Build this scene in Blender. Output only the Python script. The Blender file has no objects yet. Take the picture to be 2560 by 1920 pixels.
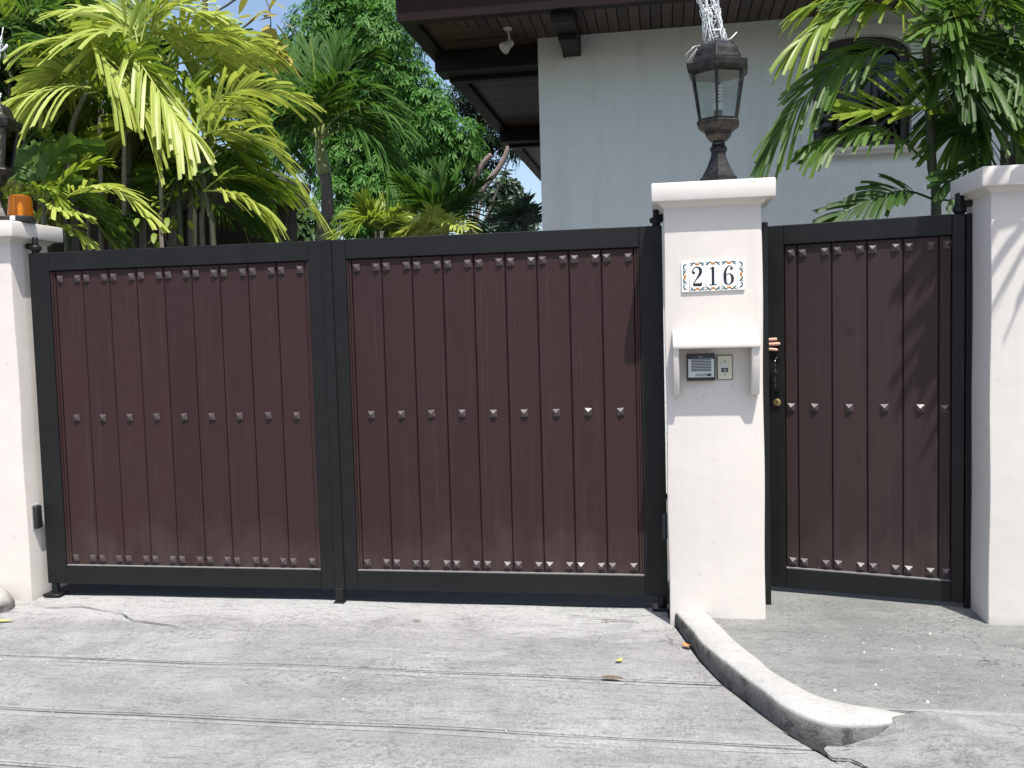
import bpy, bmesh, math, random
import numpy as np
from mathutils import Vector, Matrix

random.seed(7)
RNG = np.random.default_rng(7)
SC = bpy.context.scene
COL = SC.collection

# ------------------------------------------------------------------ camera, sky, sun, exposure
CAM = np.array([0.0, -5.043, 1.598])
FPX, PW, PH = 2300.0, 2560.0, 1920.0
YAW, PITCH, ROLL = 0.1653, -0.0650, -0.0274


def cam_axes():
    cy, sy, cp, sp = math.cos(YAW), math.sin(YAW), math.cos(PITCH), math.sin(PITCH)
    fwd = np.array([-sy * cp, cy * cp, sp])
    right = np.array([cy, sy, 0.0])
    up = np.cross(right, fwd)
    c, s = math.cos(ROLL), math.sin(ROLL)
    return c * right + s * up, -s * right + c * up, fwd


AX_R, AX_U, AX_F = cam_axes()


def at(px, py, y):
    """world point on the plane of depth y that the photograph shows at pixel (px, py)"""
    d = AX_R * ((px - PW / 2) / FPX) - AX_U * ((py - PH / 2) / FPX) + AX_F
    return CAM + d * ((y - CAM[1]) / d[1])


cam_data = bpy.data.cameras.new("camera")
cam_data.sensor_width = 36.0
cam_data.lens = FPX / PW * 36.0
cam_data.clip_start = 0.05
cam_data.clip_end = 3000.0
cam = bpy.data.objects.new("camera", cam_data)
COL.objects.link(cam)
cam.matrix_world = Matrix(((AX_R[0], AX_U[0], -AX_F[0], CAM[0]),
                           (AX_R[1], AX_U[1], -AX_F[1], CAM[1]),
                           (AX_R[2], AX_U[2], -AX_F[2], CAM[2]),
                           (0, 0, 0, 1)))
SC.camera = cam

SUN_DIR = Vector((0.5, -1.0, 2.5)).normalized()        # towards the sun
SUN_EL = math.asin(SUN_DIR.z)
SUN_ROT = math.atan2(SUN_DIR.x, SUN_DIR.y)
world = bpy.data.worlds.new("World")
SC.world = world
world.use_nodes = True
wn = world.node_tree
wn.nodes.clear()
sky = wn.nodes.new("ShaderNodeTexSky")
sky.sky_type = 'NISHITA'
sky.sun_disc = False
sky.sun_elevation = SUN_EL
sky.sun_rotation = SUN_ROT
sky.air_density = 1.0
sky.dust_density = 2.2
sky.ozone_density = 1.0
bg = wn.nodes.new("ShaderNodeBackground")
bg.inputs[1].default_value = 0.14
wo = wn.nodes.new("ShaderNodeOutputWorld")
wn.links.new(sky.outputs[0], bg.inputs[0])
wn.links.new(bg.outputs[0], wo.inputs[0])

sun_data = bpy.data.lights.new("sun", 'SUN')
sun_data.energy = 4.6
sun_data.angle = math.radians(0.53)
sun_data.color = (1.0, 0.955, 0.90)
sun = bpy.data.objects.new("sun", sun_data)
COL.objects.link(sun)
sun.rotation_euler = SUN_DIR.to_track_quat('Z', 'Y').to_euler()
sun.location = (3, -6, 15)

SC.view_settings.view_transform = 'Standard'
SC.view_settings.look = 'None'
SC.view_settings.gamma = 1.0
SC.view_settings.use_curve_mapping = False
SC.view_settings.exposure = 0.58
SC.render.engine = 'CYCLES'
SC.cycles.max_bounces = 8
SC.cycles.transparent_max_bounces = 12


# ------------------------------------------------------------------ object helpers
def tag(o, label=None, cat=None, group=None, kind=None):
    if label: o["label"] = label
    if cat: o["category"] = cat
    if group: o["group"] = group
    if kind: o["kind"] = kind
    return o


def thing(name, label, cat, loc=(0, 0, 0), rotz=0.0, group=None):
    o = bpy.data.objects.new(name, None)
    COL.objects.link(o)
    o.empty_display_size = 0.1
    o.location = loc
    o.rotation_euler = (0, 0, rotz)
    return tag(o, label, cat, group)


class MB:
    """collects vertices and faces (world or local coordinates) for one mesh"""
    def __init__(self):
        self.v = []; self.f = []; self.m = []; self.tint = []

    def add(self, verts, faces, m=0, tint=None):
        b = len(self.v)
        self.v.extend([tuple(map(float, p)) for p in verts])
        self.f.extend([tuple(i + b for i in fc) for fc in faces])
        self.m.extend([m] * len(faces))
        if tint is not None:
            self.tint.extend([tint] * len(verts))
        elif self.tint:
            self.tint.extend([0.5] * len(verts))
        return self

    def box(self, x0, x1, y0, y1, z0, z1, bev=0.0, m=0, seg=1):
        if bev <= 0:
            v = [(x0, y0, z0), (x1, y0, z0), (x1, y1, z0), (x0, y1, z0), (x0, y0, z1), (x1, y0, z1), (x1, y1, z1), (x0, y1, z1)]
            return self.add(v, [(0, 3, 2, 1), (4, 5, 6, 7), (0, 1, 5, 4), (1, 2, 6, 5), (2, 3, 7, 6), (3, 0, 4, 7)], m)
        bm = bmesh.new()
        bmesh.ops.create_cube(bm, size=1.0)
        for w in bm.verts:
            w.co = Vector((x0 + (w.co.x + .5) * (x1 - x0), y0 + (w.co.y + .5) * (y1 - y0), z0 + (w.co.z + .5) * (z1 - z0)))
        bmesh.ops.bevel(bm, geom=list(bm.edges), offset=bev, segments=seg, profile=0.5, affect='EDGES')
        return self.bm(bm, m)

    def bm(self, bm, m=0):
        bm.verts.ensure_lookup_table(); bm.verts.index_update()
        self.add([w.co[:] for w in bm.verts], [tuple(w.index for w in fc.verts) for fc in bm.faces], m)
        bm.free()
        return self

    def lathe(self, prof, c, n=16, rot=0.0, m=0, axis='z', cap=True):
        """prof: list of (radius, height)"""
        vs = []; fs = []
        for r, h in prof:
            for k in range(n):
                a = rot + 2 * math.pi * k / n
                p = (r * math.cos(a), r * math.sin(a), h)
                if axis == 'y': p = (p[0], p[2], p[1])
                if axis == 'x': p = (p[2], p[0], p[1])
                vs.append((c[0] + p[0], c[1] + p[1], c[2] + p[2]))
        for i in range(len(prof) - 1):
            for k in range(n):
                k2 = (k + 1) % n
                q = (i * n + k, i * n + k2, (i + 1) * n + k2, (i + 1) * n + k)
                fs.append(q[::-1] if axis == 'y' else q)
        if cap:
            fs.append(tuple(range(n))[::-1]); fs.append(tuple((len(prof) - 1) * n + k for k in range(n)))
        return self.add(vs, fs, m)

    def tube(self, pts, rad, n=8, m=0, cap=True, tint=None):
        P = [Vector(p) for p in pts]
        R = rad if hasattr(rad, '__len__') else [rad] * len(P)
        vs = []; fs = []
        prev = None
        for i, p in enumerate(P):
            t = (P[min(i + 1, len(P) - 1)] - P[max(i - 1, 0)]).normalized()
            if prev is None:
                a = t.orthogonal().normalized()
            else:
                a = (prev - t * prev.dot(t))
                a = a.normalized() if a.length > 1e-6 else t.orthogonal().normalized()
            prev = a
            b = t.cross(a)
            for k in range(n):
                an = 2 * math.pi * k / n
                vs.append(p + (a * math.cos(an) + b * math.sin(an)) * R[i])
        for i in range(len(P) - 1):
            for k in range(n):
                k2 = (k + 1) % n
                fs.append((i * n + k, i * n + k2, (i + 1) * n + k2, (i + 1) * n + k))
        if cap:
            fs.append(tuple(range(n))[::-1]); fs.append(tuple((len(P) - 1) * n + k for k in range(n)))
        return self.add(vs, fs, m, tint)

    def prism(self, outline, y0, y1, m=0):
        """outline in (x, z), extruded along y"""
        n = len(outline)
        vs = [(x, y0, z) for x, z in outline] + [(x, y1, z) for x, z in outline]
        fs = [tuple(range(n)), tuple(range(2 * n - 1, n - 1, -1))]
        fs += [((i + 1) % n, i, n + i, n + (i + 1) % n) for i in range(n)]
        return self.add(vs, fs, m)

    def prism_x(self, outline, x0, x1, m=0):
        """outline in (y, z), extruded along x"""
        n = len(outline)
        vs = [(x0, y, z) for y, z in outline] + [(x1, y, z) for y, z in outline]
        fs = [tuple(range(n)), tuple(range(2 * n - 1, n - 1, -1))]
        fs += [((i + 1) % n, i, n + i, n + (i + 1) % n) for i in range(n)]
        return self.add(vs, fs, m)

    def mesh(self, name, mats, smooth=False, recalc=True):
        me = bpy.data.meshes.new(name)
        me.from_pydata(self.v, [], self.f)
        for mt in (mats if isinstance(mats, (list, tuple)) else [mats]):
            me.materials.append(mt)
        if any(self.m):
            me.polygons.foreach_set("material_index", self.m)
        if self.tint:
            a = me.attributes.new("tint", 'FLOAT', 'POINT')
            a.data.foreach_set("value", self.tint)
        if recalc:
            bm = bmesh.new(); bm.from_mesh(me)
            bmesh.ops.recalc_face_normals(bm, faces=list(bm.faces))
            bm.to_mesh(me); bm.free()
        if smooth is True:
            me.polygons.foreach_set("use_smooth", [True] * len(me.polygons))
        elif smooth:
            me.polygons.foreach_set("use_smooth", [True] * len(me.polygons))
            me.set_sharp_from_angle(angle=math.radians(smooth))
        me.update()
        return me

    def build(self, name, mats, parent=None, smooth=False, local=False, recalc=True):
        me = self.mesh(name, mats, smooth, recalc)
        o = bpy.data.objects.new(name, me)
        COL.objects.link(o)
        if parent is not None:
            o.parent = parent
            if not local:                       # mesh was given in world coordinates
                r = parent
                while r.parent is not None: r = r.parent
                me.transform(Matrix.Translation(-Vector(r.location)))
        return o


def place(name, me, parent, loc=(0, 0, 0), rot=(0, 0, 0), scale=None):
    o = bpy.data.objects.new(name, me)
    COL.objects.link(o)
    o.parent = parent
    o.location = loc
    o.rotation_euler = rot
    if scale: o.scale = scale
    return o


def copy_tree(o, parent=None):
    c = o.copy(); COL.objects.link(c)
    if parent is not None: c.parent = parent
    for ch in list(o.children): copy_tree(ch, c)
    return c


# ------------------------------------------------------------------ materials
class NT:
    def __init__(self, name):
        self.m = bpy.data.materials.new(name)
        self.m.use_nodes = True
        self.t = self.m.node_tree
        self.b = self.t.nodes["Principled BSDF"]
        self.o = self.t.nodes["Material Output"]
        self._geo = None

    def n(self, kind, **kw):
        nd = self.t.nodes.new(kind)
        for k, v in kw.items():
            if k.startswith("i_"):
                nd.inputs[k[2:].replace("_", " ")].default_value = v
            else:
                setattr(nd, k, v)
        return nd

    def l(self, a, b): self.t.links.new(a, b)

    def pos(self, scale=(1, 1, 1)):
        g = self.n("ShaderNodeNewGeometry")
        mp = self.n("ShaderNodeMapping")
        mp.inputs["Scale"].default_value = scale
        self.l(g.outputs["Position"], mp.inputs["Vector"])
        return mp.outputs[0]

    def noise(self, scale, detail=4, rough=.6, vec=None, dist=0.0):
        nd = self.n("ShaderNodeTexNoise")
        nd.inputs["Scale"].default_value = scale
        nd.inputs["Detail"].default_value = detail
        nd.inputs["Roughness"].default_value = rough
        nd.inputs["Distortion"].default_value = dist
        self.l(vec if vec is not None else self.pos(), nd.inputs["Vector"])
        return nd.outputs["Fac"]

    def ramp(self, fac, stops):
        r = self.n("ShaderNodeValToRGB")
        el = r.color_ramp.elements
        while len(el) > 1: el.remove(el[-1])
        for i, (p, c) in enumerate(stops):
            e = el[0] if i == 0 else el.new(p)
            e.position = p
            e.color = (c, c, c, 1) if not hasattr(c, '__len__') else (*c, 1)
        self.l(fac, r.inputs[0])
        return r.outputs[0]

    def mix(self, fac, a, b, mode='MIX'):
        mx = self.n("ShaderNodeMix", data_type='RGBA', blend_type=mode)
        for s, v in ((0, fac), (6, a), (7, b)):
            if hasattr(v, 'links'): self.l(v, mx.inputs[s])
            elif s == 0: mx.inputs[0].default_value = v
            else: mx.inputs[s].default_value = (*v, 1) if len(v) == 3 else v
        return mx.outputs[2]

    def math(self, op, a, b=0.0, c=None):
        nd = self.n("ShaderNodeMath", operation=op)
        for i, v in enumerate((a, b, c)):
            if v is None: continue
            if hasattr(v, 'links'): self.l(v, nd.inputs[i])
            else: nd.inputs[i].default_value = v
        return nd.outputs[0]

    def bump(self, h, strength=.3, dist=.01, prev=None):
        nd = self.n("ShaderNodeBump")
        nd.inputs["Strength"].default_value = strength
        nd.inputs["Distance"].default_value = dist
        self.l(h, nd.inputs["Height"])
        if prev is not None: self.l(prev, nd.inputs["Normal"])
        return nd.outputs[0]

    def done(self, col=None, rough=None, normal=None, metal=None, spec=None):
        if col is not None:
            if hasattr(col, 'links'): self.l(col, self.b.inputs["Base Color"])
            else: self.b.inputs["Base Color"].default_value = (*col, 1)
        if rough is not None:
            if hasattr(rough, 'links'): self.l(rough, self.b.inputs["Roughness"])
            else: self.b.inputs["Roughness"].default_value = rough
        if normal is not None: self.l(normal, self.b.inputs["Normal"])
        if metal is not None: self.b.inputs["Metallic"].default_value = metal
        if spec is not None: self.b.inputs["Specular IOR Level"].default_value = spec
        return self.m


def simple(name, col, rough=.5, metal=0.0, var=.15, scale=12.0, bump=0.0, bscale=60.0, spec=.5):
    t = NT(name)
    n = t.noise(scale, 5)
    hi = tuple(min(1, c * (1 + var)) for c in col); lo = tuple(c * (1 - var) for c in col)
    c = t.mix(n, lo, hi)
    nb = t.bump(t.noise(bscale, 4), bump, .004) if bump else None
    return t.done(c, rough, nb, metal, spec)


def m_pillar():
    t = NT("painted_render")
    big = t.noise(2.2, 5, .6)
    c = t.mix(big, (.570, .528, .488), (.640, .600, .558))
    drip = t.noise(1.0, 6, .65, t.pos((9, 9, .6)))
    c = t.mix(t.ramp(drip, [(.54, 0.0), (.76, .30)]), c, (.44, .405, .375))
    spots = t.noise(28, 3, .5)
    c = t.mix(t.ramp(spots, [(.67, 0.0), (.72, .45)]), c, (.40, .375, .355))
    # splash grime close to the ground, broken up by noise
    g = t.n("ShaderNodeSeparateXYZ")
    geo = t.n("ShaderNodeNewGeometry")
    t.l(geo.outputs["Position"], g.inputs[0])
    low = t.math('SUBTRACT', 1.0, t.math('MULTIPLY', g.outputs[2], 4.5))
    low = t.math('MULTIPLY', low, t.noise(14, 5, .7))
    c = t.mix(t.ramp(low, [(.28, 0.0), (.62, .4)]), c, (.44, .42, .39))
    nb = t.bump(t.noise(4.0, 4, .5), .25, .02)
    nb = t.bump(t.noise(60, 4, .6), .09, .004, nb)
    return t.done(c, .72, nb, spec=.3)


def m_wall():
    t = NT("textured_stucco")
    c = t.mix(t.noise(1.5, 5, .65), (.69, .715, .680), (.78, .805, .775))
    st = t.noise(1.2, 6, .7, t.pos((3, 3, .5)))
    c = t.mix(t.ramp(st, [(.50, 0.0), (.78, .42)]), c, (.50, .48, .42))
    nb = t.bump(t.noise(26, 6, .75), .75, .02)
    nb = t.bump(t.noise(90, 3, .6), .4, .006, nb)
    return t.done(c, .85, nb, spec=.2)


def m_concrete(name, c0, c1, dark, patch=False, broom=0.0, streak=(1.2, 4.0, 1.0), specks=.5):
    t = NT(name)
    p = t.pos()
    big = t.noise(0.9, 7, .62, t.pos(streak), .6)
    c = t.mix(t.ramp(big, [(.36, 0.0), (.66, 1.0)]), c0, c1)
    mid = t.noise(3.4, 7, .72, p, 1.2)
    c = t.mix(t.ramp(mid, [(.48, 0.0), (.74, .45)]), c, dark)
    sc = t.noise(7.5, 8, .8, t.pos((1.0, 3.0, 1.0)), 2.0)
    c = t.mix(t.ramp(sc, [(.56, 0.0), (.63, .7), (.72, .1)]), c, tuple(d * .75 for d in dark))
    if patch:
        g = t.n("ShaderNodeSeparateXYZ"); t.l(p, g.inputs[0])
        e = t.math('ADD', g.outputs[1], t.math('MULTIPLY', t.math('SUBTRACT', t.noise(1.3, 7, .75, t.pos((1, 1.6, 1)), 1.5), .5), 1.15))
        c = t.mix(t.ramp(t.math('ADD', e, .9), [(.44, 0.0), (.52, .45), (.66, .85)]), c, (.43, .432, .420))
    mp = t.n("ShaderNodeMapping"); mp.inputs["Rotation"].default_value = (0, 0, -.75); mp.inputs["Scale"].default_value = (1.0, 7.0, 1.0)
    g0 = t.n("ShaderNodeNewGeometry"); t.l(g0.outputs["Position"], mp.inputs["Vector"])
    scr = t.noise(6.0, 7, .75, mp.outputs[0], .9)
    c = t.mix(t.ramp(scr, [(.55, 0.0), (.62, .55), (.70, .1)]), c, tuple(d * .8 for d in dark))
    stn = t.noise(1.7, 5, .6, p, .8)
    c = t.mix(t.ramp(stn, [(.52, 0.0), (.70, .30)]), c, dark)
    flk = t.ramp(t.noise(42, 4, .72, p, .4), [(.50, 0.0), (.60, 1.0)])
    clm = t.ramp(t.noise(2.3, 5, .65, p, .6), [(.40, .04), (.64, .58)])
    c = t.mix(t.math('MULTIPLY', flk, clm), c, tuple(d * .72 for d in dark))
    vor = t.n("ShaderNodeTexVoronoi", feature='DISTANCE_TO_EDGE'); vor.inputs["Scale"].default_value = 1.9
    wv = t.n("ShaderNodeVectorMath", operation='ADD'); nz3 = t.n("ShaderNodeTexNoise"); nz3.inputs["Scale"].default_value = 5.0; nz3.inputs["Detail"].default_value = 6
    t.l(p, nz3.inputs["Vector"]); sc3 = t.n("ShaderNodeVectorMath", operation='SCALE'); sc3.inputs[3].default_value = .55
    t.l(nz3.outputs["Color"], sc3.inputs[0]); t.l(p, wv.inputs[0]); t.l(sc3.outputs[0], wv.inputs[1]); t.l(wv.outputs[0], vor.inputs["Vector"])
    hair = t.math('MULTIPLY', t.ramp(vor.outputs["Distance"], [(0.0, .8), (.012, 0.0)]), t.ramp(t.noise(.9, 4, .6), [(.54, 0), (.62, 1)]))
    c = t.mix(hair, c, tuple(d * .35 for d in dark))
    fine = t.noise(110, 4, .8)
    c = t.mix(t.ramp(fine, [(.34, .45), (.60, 0.0)]), c, tuple(d * .6 for d in dark))
    wht = t.noise(60, 2, .5)
    c = t.mix(t.ramp(wht, [(.70, 0.0), (.745, specks)]), c, (.55, .55, .52))
    nb = t.bump(t.noise(5, 6, .7), .5, .02)
    nb = t.bump(fine, .55, .006, nb)
    if broom:
        w = t.noise(30, 4, .7, t.pos((5.0, .6, 1)), .8)
        nb = t.bump(w, broom, .006, nb)
    return t.done(c, .88, nb, spec=.25)


def m_kerb():
    t = NT("worn_kerb_concrete")
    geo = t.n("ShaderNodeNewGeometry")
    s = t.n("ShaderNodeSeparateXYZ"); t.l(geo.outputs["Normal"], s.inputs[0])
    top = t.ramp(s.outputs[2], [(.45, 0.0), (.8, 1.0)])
    side = t.mix(t.noise(16, 6, .7), (.075, .075, .072), (.20, .197, .185))  # face darker than the top: stains, plus its shade put into the colour
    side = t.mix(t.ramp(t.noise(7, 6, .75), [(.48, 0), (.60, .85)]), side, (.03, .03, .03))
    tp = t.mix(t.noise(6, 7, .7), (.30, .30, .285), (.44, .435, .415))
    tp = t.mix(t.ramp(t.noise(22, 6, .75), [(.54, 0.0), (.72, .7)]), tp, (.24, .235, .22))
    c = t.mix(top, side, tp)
    nb = t.bump(t.noise(9, 6, .7), .6, .03)
    nb = t.bump(t.noise(90, 4, .7), .5, .005, nb)
    return t.done(c, .85, nb, spec=.25)


def m_planks(name, base):
    t = NT(name)
    oi = t.n("ShaderNodeObjectInfo")
    v = t.math('ADD', t.math('MULTIPLY', oi.outputs["Random"], .20), .90)
    gr = t.noise(3.0, 6, .65, t.pos((26, 26, .9)), .3)
    c = t.mix(gr, tuple(b * .86 for b in base), tuple(b * 1.16 for b in base))
    cl = t.noise(1.3, 4, .6)
    c = t.mix(t.ramp(cl, [(.42, 0), (.7, .5)]), c, (base[0] * .82, base[1] * 1.0, base[2] * .98))
    mul = t.n("ShaderNodeVectorMath", operation='SCALE')
    t.l(c, mul.inputs[0]); t.l(v, mul.inputs[3])
    c = mul.outputs[0]
    dust = t.noise(150, 2, .5)
    c = t.mix(t.ramp(dust, [(.74, 0), (.78, .35)]), c, (.18, .15, .14))
    # rain-splash dust low down and thin vertical wash marks
    g = t.n("ShaderNodeSeparateXYZ"); ge_ = t.n("ShaderNodeNewGeometry"); t.l(ge_.outputs["Position"], g.inputs[0])
    lo = t.math('MULTIPLY', t.math('SUBTRACT', 1.0, t.math('MULTIPLY', g.outputs[2], 1.15)), t.noise(6, 6, .75, t.pos((1, 1, .5))))
    c = t.mix(t.ramp(lo, [(.22, 0), (.52, .30)]), c, (.125, .100, .088))
    ws = t.noise(2.4, 6, .7, t.pos((30, 30, .35)), .2)
    c = t.mix(t.ramp(ws, [(.56, 0), (.74, .28)]), c, (.085, .062, .058))
    nb = t.bump(gr, .12, .004)
    nb = t.bump(t.noise(220, 3), .10, .002, nb)
    return t.done(c, t.ramp(t.noise(6, 4), [(.3, .42), (.7, .60)]), nb, spec=.27)


def m_black():
    t = NT("black_gate_paint")
    c = t.mix(t.noise(4, 5, .6), (.0055, .0062, .0066), (.0105, .0112, .0114))
    c = t.mix(t.ramp(t.noise(130, 2, .5), [(.75, 0), (.79, .5)]), c, (.10, .10, .10))
    dst = t.noise(5, 6, .7, t.pos((1, 1, .35)))
    c = t.mix(t.ramp(dst, [(.55, 0), (.8, .22)]), c, (.035, .034, .031))
    nb = t.bump(t.noise(9, 3), .08, .01)
    nb = t.bump(t.noise(260, 2), .10, .001, nb)
    return t.done(c, t.ramp(t.noise(7, 5), [(.3, .36), (.7, .52)]), nb, spec=.27)


def m_soffit():
    t = NT("stained_soffit_wood")
    oi = t.n("ShaderNodeObjectInfo")
    gr = t.noise(5, 6, .7, t.pos((8, 8, 8)))
    c = t.mix(gr, (.045, .026, .020), (.095, .060, .043))
    mul = t.n("ShaderNodeVectorMath", operation='SCALE')
    t.l(c, mul.inputs[0]); t.l(t.math('ADD', t.math('MULTIPLY', oi.outputs["Random"], .7), .6), mul.inputs[3])
    return t.done(mul.outputs[0], .5, t.bump(gr, .2, .004))


def m_leaf(name, a, b, trans=.3, rough=.38, tcol=None, edge=None, spec=.5):
    t = NT(name)
    at_ = t.n("ShaderNodeAttribute", attribute_name="tint")
    oi = t.n("ShaderNodeObjectInfo")
    f = t.math('ADD', t.math('MULTIPLY', at_.outputs["Fac"], .75), t.math('MULTIPLY', oi.outputs["Random"], .25))
    c = t.mix(f, a, b)
    nz = t.noise(9, 4, .6)
    c = t.mix(t.ramp(nz, [(.5, 0), (.75, .35)]), c, tuple(x * .7 for x in a))
    if edge is not None:
        c = t.mix(t.ramp(t.noise(14, 5, .7), [(.63, 0), (.72, .75)]), c, edge)
    t.done(c, rough, t.bump(t.noise(120, 2), .08, .002), spec=spec)
    tr = t.n("ShaderNodeBsdfTranslucent")
    if tcol is None:
        tcol = tuple(min(1, x * y) for x, y in zip(b, (1.3, 1.4, .6)))
    tc = t.mix(.55, c, tcol)
    t.l(tc, tr.inputs[0])
    ms = t.n("ShaderNodeMixShader"); ms.inputs[0].default_value = trans
    t.l(t.b.outputs[0], ms.inputs[1]); t.l(tr.outputs[0], ms.inputs[2])
    t.l(ms.outputs[0], t.o.inputs[0])
    return t.m


def m_glass(name, col=(.9, .95, .95), rough=.02, mix=.12):
    t = NT(name)
    t.t.nodes.remove(t.b)
    tr = t.n("ShaderNodeBsdfTransparent"); tr.inputs[0].default_value = (*col, 1)
    gl = t.n("ShaderNodeBsdfGlossy"); gl.inputs["Roughness"].default_value = rough
    fr = t.n("ShaderNodeFresnel"); fr.inputs[0].default_value = 1.5
    f = t.math('ADD', fr.outputs[0], mix)
    ms = t.n("ShaderNodeMixShader")
    t.l(f, ms.inputs[0]); t.l(tr.outputs[0], ms.inputs[1]); t.l(gl.outputs[0], ms.inputs[2])
    t.l(ms.outputs[0], t.o.inputs[0])
    return t.m


def m_lantern():
    t = NT("antiqued_bronze")
    n = t.noise(22, 5, .7)
    c = t.mix(t.ramp(n, [(.40, 0), (.72, 1)]), (.013, .0132, .013), (.060, .054, .044))
    return t.done(c, .42, t.bump(t.noise(60, 3), .15, .002), .55)


M = dict(
    render=m_pillar(), wall=m_wall(),
    drive=m_concrete("driveway_concrete", (.268, .270, .264), (.378, .379, .370), (.140, .142, .138), True, .8, specks=.25),
    walk=m_concrete("sidewalk_concrete", (.195, .201, .192), (.275, .280, .268), (.115, .120, .114), False, .2, specks=.5),
    apron=m_concrete("apron_concrete", (.225, .228, .223), (.335, .336, .324), (.125, .127, .124), False, .5),
    ground=m_concrete("yard_ground", (.12, .12, .11), (.18, .175, .16), (.08, .08, .075)),
    joint=m_concrete("joint_mortar", (.255, .258, .255), (.355, .358, .353), (.16, .162, .16), specks=.15),
    kerb=m_kerb(),
    plank=m_planks("maroon_gate_paint", (.0330, .0142, .0140)),
    plank_ped=m_planks("maroon_gate_paint_faded", (.0300, .0165, .0160)),
    stud=simple("stud_paint", (.052, .036, .037), .36, 0.0, .12, 40, spec=.8),
    black=m_black(),
    soffit=m_soffit(),
    beam=simple("dark_beam_paint", (.012, .0105, .011), .5, 0, .25, 9, .1, spec=.2),
    fascia=simple("dark_fascia_wood", (.016, .0075, .008), .55, 0, .3, 6, .1, spec=.2),
    roof=simple("roof_tile_clay", (.16, .075, .055), .7, 0, .3, 9, .3, 25),
    trim=simple("window_trim_stone", (.62, .60, .55), .8, 0, .12, 7, .3, 50),
    dark=simple("window_frame_wood", (.022, .014, .012), .4, 0, .2, 12),
    bronze=m_lantern(),
    glass=m_glass("lantern_glass", (.90, .94, .94), .03, .05),
    pane=m_glass("window_pane_glass", (.22, .23, .26), .04, .0),
    bulb=simple("bulb_white", (.80, .81, .80), .3, 0, .03, 10),
    wire=simple("galvanised_wire", (.74, .76, .76), .32, .15, .15, 30),
    tile=simple("glazed_white_tile", (.80, .80, .79), .12, 0, .03, 12),
    ink=simple("tile_ink_navy", (.012, .016, .028), .25, 0, .1, 50),
    teal=simple("tile_glaze_teal", (.035, .085, .095), .25, 0, .4, 120),
    orange=simple("tile_glaze_orange", (.60, .27, .055), .25, 0, .4, 160),
    brownink=simple("tile_glaze_brown", (.16, .055, .03), .25, 0, .3, 120),
    plastic=simple("black_plastic", (.016, .017, .019), .38, 0, .15, 25),
    silver=simple("silver_face_plate", (.50, .52, .53), .40, .35, .06, 20),
    cream=simple("cream_plastic", (.58, .55, .43), .4, 0, .06, 20),
    ledge_grey=simple('pale_ledge_grey', (.17, .165, .165), .8, 0, .3, 30),
    gate_shade=simple('painted_gate_shade', (.040, .043, .050), .8, 0, .5, 9, .3, 40),  # near-black tone that paints the shade below the gate
    grey=simple("grey_plastic", (.25, .26, .27), .4, 0, .1, 20),
    white=simple("white_enamel", (.55, .54, .50), .4, 0, .08, 20),
    brass=simple("lock_brass", (.50, .38, .17), .28, .9, .2, 50),
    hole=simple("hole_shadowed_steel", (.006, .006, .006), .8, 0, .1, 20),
    skin=simple("skin", (.60, .34, .25), .5, 0, .12, 60, .1, 300),
    shirt=simple("grey_shirt_cotton", (.16, .17, .19), .9, 0, .1, 30, .2, 200),
    jeans=simple("blue_trousers", (.04, .06, .12), .9, 0, .1, 30, .2, 200),
    hair=simple("black_hair", (.012, .010, .009), .5, 0, .2, 60, .3, 200),
    garage=simple("neighbour_roof_edge", (.20, .195, .18), .8, 0, .25, 3, .2, 30),
    garage_wall=simple("carport_wall", (.07, .055, .045), .8, 0, .25, 3, .2, 30),
    bark=simple("palm_bark", (.19, .17, .145), .9, 0, .35, 30, .5, 60),
    stem=simple("ringed_stem", (.055, .060, .032), .6, 0, .4, 14, .3, 40),
    shaft=simple("green_crownshaft", (.30, .34, .13), .45, 0, .25, 6, .1, 30),
    limb=simple("mango_bark", (.20, .165, .14), .9, 0, .3, 9, .5, 40),
    twig=simple("bare_twig", (.10, .085, .07), .9, 0, .2, 20, .2, 40),
    crack=simple("crack_dirt", (.022, .021, .020), .95, 0, .2, 40),
    pebble=simple("pale_chips", (.62, .61, .56), .8, 0, .2, 30),
    lf_yellow=m_leaf("yellow_palm_leaf", (.27, .34, .045), (.54, .60, .17), .36, .42, (.58, .68, .07), (.42, .33, .10)),
    lf_green=m_leaf("green_palm_leaf", (.034, .090, .014), (.10, .180, .028), .36, .48, (.17, .34, .03), (.20, .17, .06), .35),
    lf_lime=m_leaf("lime_palm_leaf", (.12, .19, .020), (.27, .35, .045), .40, .42, (.40, .56, .04), (.30, .27, .07)),
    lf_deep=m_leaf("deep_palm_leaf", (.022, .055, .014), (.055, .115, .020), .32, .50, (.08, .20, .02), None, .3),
    lf_manila=m_leaf("arching_palm_leaf", (.022, .082, .012), (.075, .160, .022), .30, .60, (.13, .26, .02), None, .22),
    lf_mango=m_leaf("mango_leaf", (.026, .100, .012), (.085, .225, .026), .28, .50, (.12, .32, .02), None, .32),
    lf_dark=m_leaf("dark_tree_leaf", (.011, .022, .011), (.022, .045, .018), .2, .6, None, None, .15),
    lf_dull=m_leaf("dull_leaf", (.035, .070, .035), (.07, .12, .06), .2, .5),
    lf_dry=m_leaf("yellowing_leaf", (.30, .28, .06), (.42, .36, .09), .35, .5, None, (.45, .16, .06)),
    litter_y=simple("fallen_leaf_yellow", (.55, .43, .09), .6, 0, .25, 40),
    litter_o=simple("fallen_leaf_orange", (.40, .17, .05), .6, 0, .3, 40),
    litter_b=simple("fallen_leaf_brown", (.12, .09, .06), .7, 0, .3, 40),
)
t = NT("amber_lens")
t.done((.88, .30, .02), .12)
t.b.inputs["Transmission Weight"].default_value = .85
t.b.inputs["IOR"].default_value = 1.3
M['amber'] = t.m


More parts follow.
